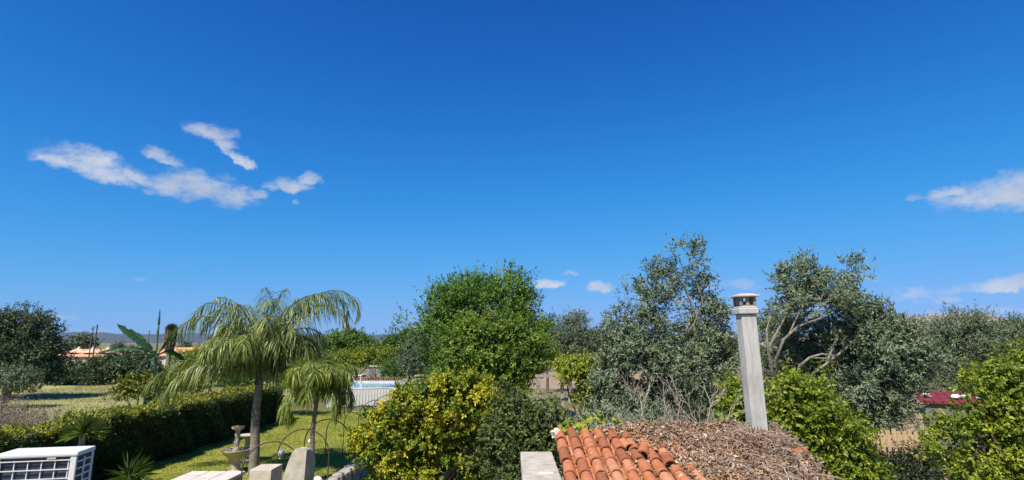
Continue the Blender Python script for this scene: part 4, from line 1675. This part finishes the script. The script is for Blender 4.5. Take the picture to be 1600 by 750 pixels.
# ================================================================== TREES AND BUSHES
# big green tree: dark back crown with upright shoots, lighter bushy tree before it
make_tree('broadleaf_tree', 'large dark green broadleaf tree with upright shoots in the middle', 'tree', 755, 33, px_lobes(33, [
    (748, 512, 88, 70), (700, 478, 42, 36), (742, 464, 48, 34), (790, 458, 40, 36), (815, 486, 36, 40), (696, 518, 38, 40), (820, 530, 44, 50), (785, 436, 26, 22), (690, 565, 30, 40), (760, 570, 95, 50)]),
    'elm', trunk_r=.28, split=1.7, seed=11, clumps=560, twigs=15, leaves=9, sigma=.26, tw_len=.62, leaf=(.15, .075), up=1.0, inner=.5, jitter=.45, shoots=520, shoot_len=.95)
make_tree('broadleaf_tree', 'lighter green bushy tree in front of the large dark green tree', 'tree', 775, 28, px_lobes(28, [
    (770, 545, 70, 48), (725, 560, 45, 42), (815, 555, 42, 45), (790, 515, 42, 32), (735, 525, 34, 28), (765, 590, 80, 32), (838, 560, 28, 40)]),
    'lime', trunk_r=.2, split=1.2, seed=12, clumps=420, twigs=13, leaves=9, sigma=.24, tw_len=.38, leaf=(.13, .07), up=.4, inner=.5, shoots=120, shoot_len=.7)
make_tree('olive_tree', 'round grey olive tree beyond the big green tree', 'tree', 890, 44, px_lobes(44, [
    (892, 528, 34, 38), (870, 550, 28, 34), (908, 550, 24, 34), (895, 508, 24, 20)]),
    'olive_far', 'olive_bark', .2, 1.6, seed=13, clumps=200, twigs=12, leaves=8, sigma=.3, tw_len=.45, leaf=(.15, .05), up=.4, tint0=.4)
make_tree('conifer_tree', 'narrow dark treetop peeking between the green tree and round olive', 'tree', 855, 52, px_lobes(52, [
    (855, 500, 12, 20), (855, 530, 18, 30)]), 'dark', trunk_r=.15, split=2, seed=14, clumps=50, twigs=10, leaves=8, sigma=.3, tw_len=.4, leaf=(.16, .06), up=.6)
# olive A
D = 22
A_f = at(1052, 640, D)
limA = [([A_f, at(1050, 590, D), at(1062, 540, D), at(1085, 490, D), at(1070, 450, D), at(1052, 415, D)], 0.090),
        ([at(1062, 540, D), at(1085, 505, D - .3), at(1098, 470, D - .4), at(1085, 430, D - .3), at(1075, 395, D)], 0.048),
        ([A_f, at(1020, 590, D), at(990, 540, D), at(975, 500, D)], 0.066), ([A_f, at(1085, 590, D), at(1110, 550, D), at(1118, 500, D)], 0.060),
        ([at(1050, 590, D), at(1030, 530, D + .5), at(1015, 470, D + .6)], 0.048), ([A_f, at(1000, 615, D - .4), at(965, 590, D - .5)], 0.042)]
make_tree('olive_tree', 'tall silvery olive tree with sparse top left of the chimney', 'tree', 1052, D, px_lobes(D, [
    (1000, 560, 62, 62), (1085, 580, 62, 70), (975, 500, 34, 46, 0, .75), (1020, 485, 42, 60, 0, .7), (1112, 512, 40, 55, 0, .8), (1035, 432, 30, 34, 0, .5), (1085, 405, 20, 30, 0, .35), (1055, 385, 26, 20, 0, .28),
    (1062, 440, 36, 50, .5, .35), (1095, 455, 25, 40, 0, .35), (955, 600, 34, 60), (1010, 645, 76, 50), (1110, 645, 62, 52), (1060, 610, 60, 50), (960, 545, 24, 40), (1130, 560, 26, 60)]),
    'olive', 'olive_bark', .24, 1.6, limbs=limA, fork=A_f, seed=15, clumps=640, twigs=15, leaves=11, sigma=.15, tw_len=.36, leaf=(.125, .036), up=.35, inner=.30, jitter=.75, tint_c=.16, flat=.4, along=1.0, shoots=260, shoot_len=.55)
# olive B with pale limbs showing
D = 20
B_f = at(1225, 615, D)
limB = [([B_f, at(1208, 590, D - .2), at(1200, 545, D - .5), at(1198, 515, D - .4), at(1204, 492, D - .2)], 0.070),
        ([B_f, at(1212, 562, D - 1.0), at(1225, 530, D - 1.2), at(1247, 510, D - 1.2), at(1275, 500, D - 1.2), at(1300, 489, D - 1)], 0.065),
        ([at(1232, 525, D - 1.2), at(1243, 500, D - 1.1), at(1255, 478, D - .9), at(1270, 440, D - .5)], 0.035),
        ([B_f, at(1243, 592, D - 1.4), at(1250, 572, D - 1.7), at(1265, 559, D - 1.9), at(1284, 553, D - 1.9), at(1303, 556, D - 1.8)], 0.070),
        ([at(1265, 559, D - 1.9), at(1290, 560, D - 1.9), at(1320, 575, D - 1.5)], 0.035),
        ([B_f, at(1290, 570, D), at(1340, 530, D), at(1380, 510, D)], 0.065), ([at(1200, 545, D - .5), at(1235, 480, D), at(1260, 430, D)], 0.047),
        ([at(1290, 570, D), at(1320, 500, D + .3), at(1325, 440, D + .2)], 0.041)]
make_tree('olive_tree', 'big spreading olive tree with pale twisted limbs right of the chimney', 'tree', 1228, D, px_lobes(D, [
    (1250, 440, 42, 36, 0, .75), (1325, 425, 30, 34, 0, .85), (1290, 462, 60, 36, 0, .7), (1228, 470, 30, 36, 0, .55), (1262, 415, 34, 20, 0, .6), (1385, 545, 62, 66), (1340, 560, 52, 56, .6), (1415, 572, 44, 48), (1330, 500, 44, 40, .4, .7),
    (1380, 490, 40, 26, 0, .7), (1375, 605, 60, 36), (1325, 620, 36, 40, 0, .7), (1270, 530, 56, 42, 1.8, .8), (1225, 520, 40, 50, 1.9, .7), (1385, 470, 22, 14, 0, .35), (1440, 578, 28, 26), (1250, 570, 60, 40, 2.6), (1300, 590, 40, 40, 2.4), (1345, 644, 42, 28), (1395, 640, 42, 26), (1310, 640, 30, 30), (1365, 652, 40, 22), (1290, 468, 52, 30, -1.4, .3)]),
    'olive', 'olive_bark', .26, 1.4, limbs=limB, fork=B_f, seed=16, clumps=720, twigs=15, leaves=11, sigma=.145, tw_len=.35, leaf=(.12, .034), up=.2, inner=.30, jitter=.75, tint_c=.16, flat=.4, along=1.0, shoots=160, shoot_len=.5)
# right grove
make_tree('olive_tree', 'distant olive tree forming the grove edge above the red shed', 'tree', 1500, 36, px_lobes(36, [
    (1500, 535, 58, 46), (1465, 560, 46, 46), (1535, 560, 46, 46), (1505, 510, 36, 24), (1500, 590, 70, 40), (1550, 520, 34, 30), (1440, 540, 34, 36)]),
    'olive_far', 'olive_bark', .25, 1.5, seed=17, clumps=420, twigs=12, leaves=9, sigma=.3, tw_len=.5, leaf=(.15, .05), up=.7, group='olives of the right grove', tint0=.45)
make_tree('olive_tree', 'distant olive tree at the far right edge of the grove', 'tree', 1600, 38, px_lobes(38, [
    (1590, 545, 48, 48), (1625, 540, 50, 46), (1570, 580, 50, 40), (1610, 590, 60, 40), (1585, 515, 30, 22)]),
    'olive_far', 'olive_bark', .25, 1.5, seed=18, clumps=300, twigs=12, leaves=9, sigma=.3, tw_len=.5, leaf=(.15, .05), up=.7, group='olives of the right grove', tint0=.4)
make_tree('olive_tree', 'dim olive tree behind the big spreading olive, beside the dry hill', 'tree', 1420, 48, px_lobes(48, [
    (1415, 530, 44, 34), (1375, 540, 44, 40), (1445, 550, 40, 40), (1330, 545, 50, 40)]),
    'olive_far', 'olive_bark', .25, 1.5, seed=19, clumps=240, twigs=12, leaves=8, sigma=.34, tw_len=.5, leaf=(.17, .06), up=.5, group='olives of the right grove', tint0=.4)
# bright bush right of the roof
make_tree('bright_bush', 'bright green leafy bush growing past the right edge of the roof', 'bush', 1290, 9.4, px_lobes(9.4, [
    (1225, 612, 30, 36), (1262, 640, 44, 42), (1302, 680, 46, 40), (1235, 660, 34, 40), (1330, 722, 40, 36), (1285, 725, 50, 40), (1290, 590, 26, 20, .4, .5), (1270, 690, 46, 40, .2), (1340, 760, 44, 36), (1280, 780, 60, 50)], .9),
    'bright', trunk_r=.09, split=1.3, seed=20, stems=3, clumps=430, twigs=12, leaves=8, sigma=.10, tw_len=.20, leaf=(.066, .037), up=.35, inner=.45, twig_r=.006)
make_tree('bright_bush', 'bright green foliage tuft just behind the left of the chimney', 'bush', 1150, 9.0, px_lobes(9.0, [
    (1148, 630, 14, 34), (1160, 655, 20, 26), (1128, 662, 14, 14)], .9),
    'bright', trunk_r=.04, split=2.6, seed=21, clumps=50, twigs=9, leaves=8, sigma=.07, tw_len=.16, leaf=(.065, .038), up=.35, twig_r=.005)
# bright tree lower right corner
make_tree('bright_tree', 'bright green small leaved tree filling the lower right corner', 'tree', 1560, 10.4, px_lobes(10.4, [
    (1562, 605, 40, 40), (1600, 590, 34, 46), (1530, 645, 40, 28, 0, .8), (1490, 680, 40, 24), (1470, 705, 34, 24), (1530, 690, 44, 34), (1590, 660, 44, 44), (1575, 720, 50, 40), (1510, 735, 44, 26, 0, .7), (1610, 740, 50, 50), (1610, 640, 40, 60), (1560, 780, 60, 40)], .9),
    'bright', trunk_r=.10, split=1.6, seed=22, clumps=250, twigs=14, leaves=8, sigma=.10, tw_len=.28, leaf=(.074, .042), up=.3, inner=.45, flat=.6, twig_r=.007)
# yellow tree
make_tree('yellow_tree', 'round bush tree with yellow green new leaves beside the lawn', 'tree', 672, 14.2, px_lobes(14.2, [
    (658, 648, 60, 50), (722, 628, 48, 44), (600, 688, 46, 46), (660, 692, 52, 46), (592, 664, 30, 26), (645, 626, 42, 32), (755, 640, 40, 40), (690, 610, 38, 28), (610, 712, 46, 40), (735, 600, 26, 18), (578, 706, 28, 38), (775, 665, 24, 30), (640, 745, 50, 40), (725, 695, 54, 44, .8, .8), (710, 745, 60, 36, .8, .8)]),
    'yellow', trunk_r=.13, split=1.0, seed=23, stems=3, clumps=430, twigs=17, leaves=10, sigma=.115, tw_len=.22, leaf=(.078, .044), up=.35, inner=.42, tint0=.50, tint_c=.25, tint_l=.075, twig_r=.007)
# green bush between yellow tree and roof
make_tree('green_bush', 'dense mid green bush between the yellow tree and the roof', 'bush', 825, 13.4, px_lobes(13.4, [
    (800, 650, 38, 34), (835, 680, 46, 44), (790, 690, 44, 40), (860, 660, 30, 30), (870, 700, 36, 34), (815, 720, 60, 40), (780, 625, 26, 24)]),
    'dull', trunk_r=.09, split=.8, seed=24, stems=4, clumps=380, twigs=10, leaves=9, sigma=.14, tw_len=.22, leaf=(.075, .038), up=.4, inner=.40, tint0=.45, tint_c=.2, twig_r=.006)
# citrus behind
make_tree('citrus_tree', 'yellow green citrus tree between the big tree and the olive', 'tree', 910, 23, px_lobes(23, [
    (905, 582, 34, 26), (932, 595, 22, 34), (885, 575, 22, 18), (920, 620, 22, 26), (940, 575, 16, 18)]),
    'bright', trunk_r=.10, split=1.0, seed=25, clumps=190, twigs=11, leaves=9, sigma=.17, tw_len=.26, leaf=(.10, .055), up=.3, tint0=.55)
# undergrowth behind the ridge
make_tree('scrub_bush', 'low grey green scrub right behind the roof ridge under the olive', 'bush', 985, 12.5, px_lobes(12.5, [
    (950, 668, 36, 20), (1000, 668, 36, 18), (925, 672, 24, 18)]),
    'olive', trunk_r=.05, split=.5, seed=26, stems=4, clumps=90, twigs=11, leaves=9, sigma=.13, tw_len=.25, leaf=(.075, .03), up=.6, tint0=.3, twig_r=.006, twigwood=False)
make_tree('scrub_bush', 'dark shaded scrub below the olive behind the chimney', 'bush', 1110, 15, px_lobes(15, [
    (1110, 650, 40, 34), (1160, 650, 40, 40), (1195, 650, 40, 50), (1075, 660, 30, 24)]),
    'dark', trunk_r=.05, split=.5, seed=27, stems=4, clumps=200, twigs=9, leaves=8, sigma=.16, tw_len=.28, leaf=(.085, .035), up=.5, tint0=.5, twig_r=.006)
make_tree('scrub_bush', 'bushes coloured dark to stand for shade between bright bush and corner tree', 'bush', 1400, 17, px_lobes(17, [
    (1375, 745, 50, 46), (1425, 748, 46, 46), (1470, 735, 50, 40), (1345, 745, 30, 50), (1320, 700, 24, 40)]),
    'dark', trunk_r=.06, split=.5, seed=28, stems=4, clumps=220, twigs=9, leaves=8, sigma=.17, tw_len=.28, leaf=(.09, .04), up=.4, tint0=.08, twig_r=.006, twigwood=False)  # lowest leaf tint paints the deep shade of this gap into the foliage
make_tree('green_shrub', 'dull green shrub in the yard just behind the wooden fence', 'shrub', 1350, 24.5, px_lobes(24.5, [
    (1330, 662, 36, 26), (1372, 668, 30, 20), (1300, 660, 26, 24)]), 'dull', trunk_r=.07, split=.4, stems=3, seed=29, clumps=130, twigs=11, leaves=9, sigma=.17, tw_len=.28, leaf=(.10, .045), up=.5, tint0=.3, twig_r=.007)
# left side
make_tree('dark_tree', 'large dark evergreen tree at the left edge of the field', 'tree', 25, 46, px_lobes(46, [
    (28, 508, 40, 30), (70, 512, 24, 20), (5, 530, 40, 40), (45, 545, 44, 40), (15, 575, 50, 36), (62, 575, 34, 38), (-30, 530, 50, 50), (85, 545, 18, 24, 0, .6)]),
    'dark', trunk_r=.35, split=1.6, seed=30, clumps=420, twigs=13, leaves=9, sigma=.36, tw_len=.55, leaf=(.19, .085), up=.35, tint0=.55, inner=.4)
make_tree('grey_shrub', 'grey green round shrub in front of the large dark tree', 'shrub', 24, 40, px_lobes(40, [
    (22, 592, 28, 24), (40, 600, 20, 18), (5, 600, 24, 20)]), 'olive_far', trunk_r=.1, split=.5, stems=3, seed=31, clumps=150, twigs=11, leaves=8, sigma=.2, tw_len=.4, leaf=(.13, .04), up=.7, tint0=.55)
make_tree('dark_bush', 'dark green bush below the orange roof with three peaks', 'bush', 128, 62, px_lobes(62, [
    (125, 588, 34, 22), (98, 587, 22, 22), (152, 590, 24, 20)]), 'dark', trunk_r=.15, split=.8, stems=3, seed=32, clumps=170, twigs=12, leaves=9, sigma=.4, tw_len=.5, leaf=(.22, .11), up=.4, tint0=.65, group='bushes along the far side of the field')
make_tree('dark_bush', 'dark green bush left of the banana stems', 'bush', 195, 52, px_lobes(52, [
    (195, 580, 34, 20), (225, 578, 24, 22), (170, 572, 24, 20)]), 'dark', trunk_r=.15, split=.8, stems=3, seed=33, clumps=170, twigs=12, leaves=9, sigma=.35, tw_len=.5, leaf=(.2, .10), up=.4, tint0=.7, group='bushes along the far side of the field')
make_tree('yellow_shrub', 'yellow green shrub under the tall palm fronds beyond the hedge', 'shrub', 235, 27.5, px_lobes(27.5, [
    (220, 605, 30, 20), (250, 600, 34, 22), (285, 598, 30, 22), (195, 615, 16, 14)]), 'hedge', trunk_r=.08, split=.5, stems=3, seed=34, clumps=190, twigs=11, leaves=9, sigma=.19, tw_len=.3, leaf=(.11, .055), up=.5, tint0=.6)
make_tree('green_shrub', 'green shrub filling behind the tall palm beyond the hedge', 'shrub', 340, 36, px_lobes(36, [
    (330, 585, 40, 26), (375, 590, 36, 26), (300, 580, 30, 24), (420, 590, 36, 28), (460, 595, 30, 24)]), 'elm', trunk_r=.1, split=.5, stems=3, seed=35, clumps=230, twigs=11, leaves=9, sigma=.24, tw_len=.4, leaf=(.14, .06), up=.5, tint0=.35)
make_tree('yellow_shrub', 'far yellow green shrub behind the tall palm crown', 'shrub', 320, 58, px_lobes(58, [
    (310, 556, 30, 11), (350, 560, 30, 12), (285, 560, 16, 9)]), 'hedge', trunk_r=.1, split=.5, stems=3, seed=36, clumps=120, twigs=10, leaves=8, sigma=.28, tw_len=.4, leaf=(.17, .08), up=.5, tint0=.65)
# middle distance between palm and big tree
make_tree('green_tree', 'wide green tree beyond the pool right of the palms', 'tree', 545, 75, px_lobes(75, [
    (545, 538, 38, 18), (520, 542, 24, 16), (570, 545, 22, 14), (545, 525, 20, 8)]), 'elm', trunk_r=.2, split=1.5, seed=37, clumps=190, twigs=12, leaves=9, sigma=.5, tw_len=.7, leaf=(.28, .12), up=.8, tint0=.4)
make_tree('yellow_shrub', 'yellow green citrus shrub behind the pool hut', 'shrub', 560, 66, px_lobes(66, [
    (555, 563, 26, 14), (585, 560, 22, 13), (535, 568, 16, 12)]), 'yellow', trunk_r=.12, split=.7, seed=38, clumps=130, twigs=11, leaves=9, sigma=.36, tw_len=.45, leaf=(.2, .1), up=.4, tint0=.36, tint_c=.12)
make_tree('yellow_shrub', 'second yellow green citrus shrub nearer the grey trees', 'shrub', 602, 70, px_lobes(70, [
    (604, 556, 16, 15), (618, 562, 14, 12)]), 'yellow', trunk_r=.12, split=.7, seed=39, clumps=90, twigs=11, leaves=9, sigma=.36, tw_len=.45, leaf=(.2, .1), up=.4, tint0=.34, tint_c=.12)
make_tree('grey_tree', 'dark grey green tree beside the left flank of the big tree', 'tree', 640, 50, px_lobes(50, [
    (650, 552, 18, 28), (658, 568, 22, 20), (636, 566, 14, 18)]), 'olive_far', 'olive_bark', .2, 1.2, seed=40, clumps=190, twigs=11, leaves=9, sigma=.34, tw_len=.45, leaf=(.17, .065), up=.5, tint0=.3)
make_tree('green_tree', 'dull green tree left of the dark grey tree beyond the pool', 'tree', 622, 82, px_lobes(82, [
    (622, 540, 22, 20), (600, 548, 20, 14), (640, 530, 18, 16)]), 'elm', trunk_r=.2, split=1.4, seed=41, clumps=130, twigs=11, leaves=9, sigma=.5, tw_len=.6, leaf=(.28, .12), up=.5, tint0=.25)
make_tree('dark_shrub', 'dark low shrub right of the pool hut', 'shrub', 622, 58, px_lobes(58, [
    (615, 578, 16, 13), (640, 582, 16, 11)]), 'elm', trunk_r=.1, split=.4, stems=3, seed=42, clumps=110, twigs=10, leaves=8, sigma=.3, tw_len=.4, leaf=(.19, .09), up=.4, tint0=.2)
make_tree('green_shrub', 'green shrub left of the pool, behind the small palm', 'shrub', 505, 48, px_lobes(48, [
    (500, 575, 24, 22), (520, 582, 18, 16), (478, 575, 24, 22)]), 'lime', trunk_r=.1, split=.5, stems=3, seed=43, clumps=140, twigs=10, leaves=9, sigma=.3, tw_len=.4, leaf=(.17, .08), up=.5, tint0=.3)

# far tree line: one tree built, the others copies of it
ft = make_tree('far_tree', 'far round tree beside the utility poles', 'tree', 131, 140, px_lobes(140, [
    (131, 531, 14, 8), (122, 538, 12, 7), (142, 538, 14, 7)]), 'olive_far', trunk_r=.25, split=2.2, seed=50, clumps=70, twigs=10, leaves=8, sigma=.6, tw_len=.8, leaf=(.42, .2), up=.5, tint0=.35, group='far tree line')
far_spots = [(95, 128, 1.0, 'far tree behind the orange house, near the pale mast'), (185, 140, .95, 'far tree above the horizontal banana leaf'), (205, 125, .8, 'far tree behind the upright torn banana leaf'),
             (290, 130, 1.0, 'far tree right of the shaggy fan palm'), (330, 110, 1.0, 'far tree seen through the left palm fronds'), (365, 125, 1.1, 'far tree behind the tall palm crown, left half'),
             (420, 115, 1.1, 'far tree behind the tall palm crown, right half'), (455, 105, 1.15, 'far tree between the two palms'), (480, 118, 1.2, 'far tree just left of the wide green tree'),
             (600, 135, .9, 'far tree low on the horizon before the grey trees'), (925, 85, 1.35, 'far tree in the gap left of the tall olive'),
             (945, 100, 1.3, 'far tree against the left flank of the tall olive')]
for i, (px, D, s, lab) in enumerate(far_spots):
    p = at(px, HOR, D)
    copy_tree(ft, (p.x, D, 0), lab, s * .72, i * 1.7)

# ================================================================== GROUND COVER
# grass blades on the lawn
rg = np.random.default_rng(90)
n = 70000
x, y = rg.uniform(-13.6, -5.6, n), rg.uniform(13, 38, n)
P = np.stack([x, y, np.full(n, .008)], 1)
d = unit(np.array([0, 0, 1.0]) + rg.normal(size=(n, 3)) * .55)
d[:, 2] = np.abs(d[:, 2])
V, Fc = leaf_arrays(P, d, rand_dir(n, rg), rg.uniform(.03, .075, n), rg.uniform(.012, .022, n))
cl = np.sin(x * 1.3 + np.sin(y * .7) * 2) * np.sin(y * .9 + 1)
tag(np_mesh('grass', V, Fc, M['grassblade'], None, np.repeat(np.clip(.5 + .2 * cl + .18 * rg.normal(size=n), 0, 1), 4)), 'short mown grass of the sunny lawn', 'grass', kind='stuff')
# dry grass of the field
n = 50000
x, y = rg.uniform(-46, -16.5, n), rg.uniform(17, 62, n)
cl = np.sin(x * .35 + y * .9) * np.sin(y * .5 + x * .1)
keep = rg.random(n) < .55 + .4 * cl
x, y, cl = x[keep], y[keep], cl[keep]
n = len(x)
P = np.stack([x, y, np.full(n, .004)], 1)
d = unit(np.array([0, 0, 1.0]) + rg.normal(size=(n, 3)) * .5)
d[:, 2] = np.abs(d[:, 2])
V, Fc = leaf_arrays(P, d, rand_dir(n, rg), rg.uniform(.08, .24, n), rg.uniform(.02, .045, n))
tag(np_mesh('dry_grass', V, Fc, M['drygrass'], None, np.repeat(np.clip(.6 + .2 * cl + .2 * rg.normal(size=n), 0, 1), 4)), 'pale dry grass of the field beyond the hedge', 'grass', kind='stuff')
# tall brown weeds behind the hedge
n = 9000
x = rg.uniform(-26, -16.2, n)
y = rg.uniform(15.5, 26, n)
dens = np.exp(-((x + 1.0 * y * .92) / 1.6) ** 2)
keep = rg.random(n) < np.clip(dens + .06, 0, 1)
x, y = x[keep], y[keep]
n = len(x)
P0 = np.stack([x, y, np.zeros(n)], 1)
H = rg.uniform(.8, 2.3, n)
P1 = P0 + np.stack([rg.normal(size=n) * .18, rg.normal(size=n) * .18, np.ones(n)], 1) * H[:, None]
V1, F1 = lines_mesh(P0, P1, .012, .004, rg, .05, 3)
ww = thing('tall_weeds', 'tall dry brown weeds standing behind the hedge at the left edge', 'weeds', (-19, 20, 0))
ww['kind'] = 'stuff'
tag(np_mesh('stalks', V1, F1, M['grey_twig'], ww), kind='stuff')
k = 9
li = np.repeat(np.arange(n), k)
s = rg.uniform(.35, 1.0, len(li))
P = P0[li] + (P1 - P0)[li] * s[:, None] + rg.normal(size=(len(li), 3)) * .06
V, Fc = leaf_arrays(P, rand_dir(len(li), rg) + np.array([0, 0, .3]), rand_dir(len(li), rg), rg.uniform(.05, .13, len(li)), rg.uniform(.02, .05, len(li)))
tag(np_mesh('seed_heads', V, Fc, M['drygrass'], ww, np.repeat(np.clip(.3 + .22 * rg.normal(size=len(li)), 0, 1), 4)), kind='stuff')

# ================================================================== AIR
hz = MB()
hz.box((0, 3000, 74), (26000, 26000, 152))
me = hz.build('haze', None)
hm = bpy.data.materials.new('haze_air')
hm.use_nodes = True
hn = hm.node_tree.nodes
for nd in list(hn):
    if nd.type != 'OUTPUT_MATERIAL':
        hn.remove(nd)
pv = hn.new('ShaderNodeVolumePrincipled')
pv.inputs['Color'].default_value = (.24, .48, 1.0, 1)
pv.inputs['Density'].default_value = 3.4e-5
pv.inputs['Anisotropy'].default_value = 0.0
hm.node_tree.links.new(pv.outputs[0], hn['Material Output'].inputs['Volume'])
me.data.materials.append(hm)
tag(me, 'pale blue air haze over the far hills', 'haze', kind='stuff')
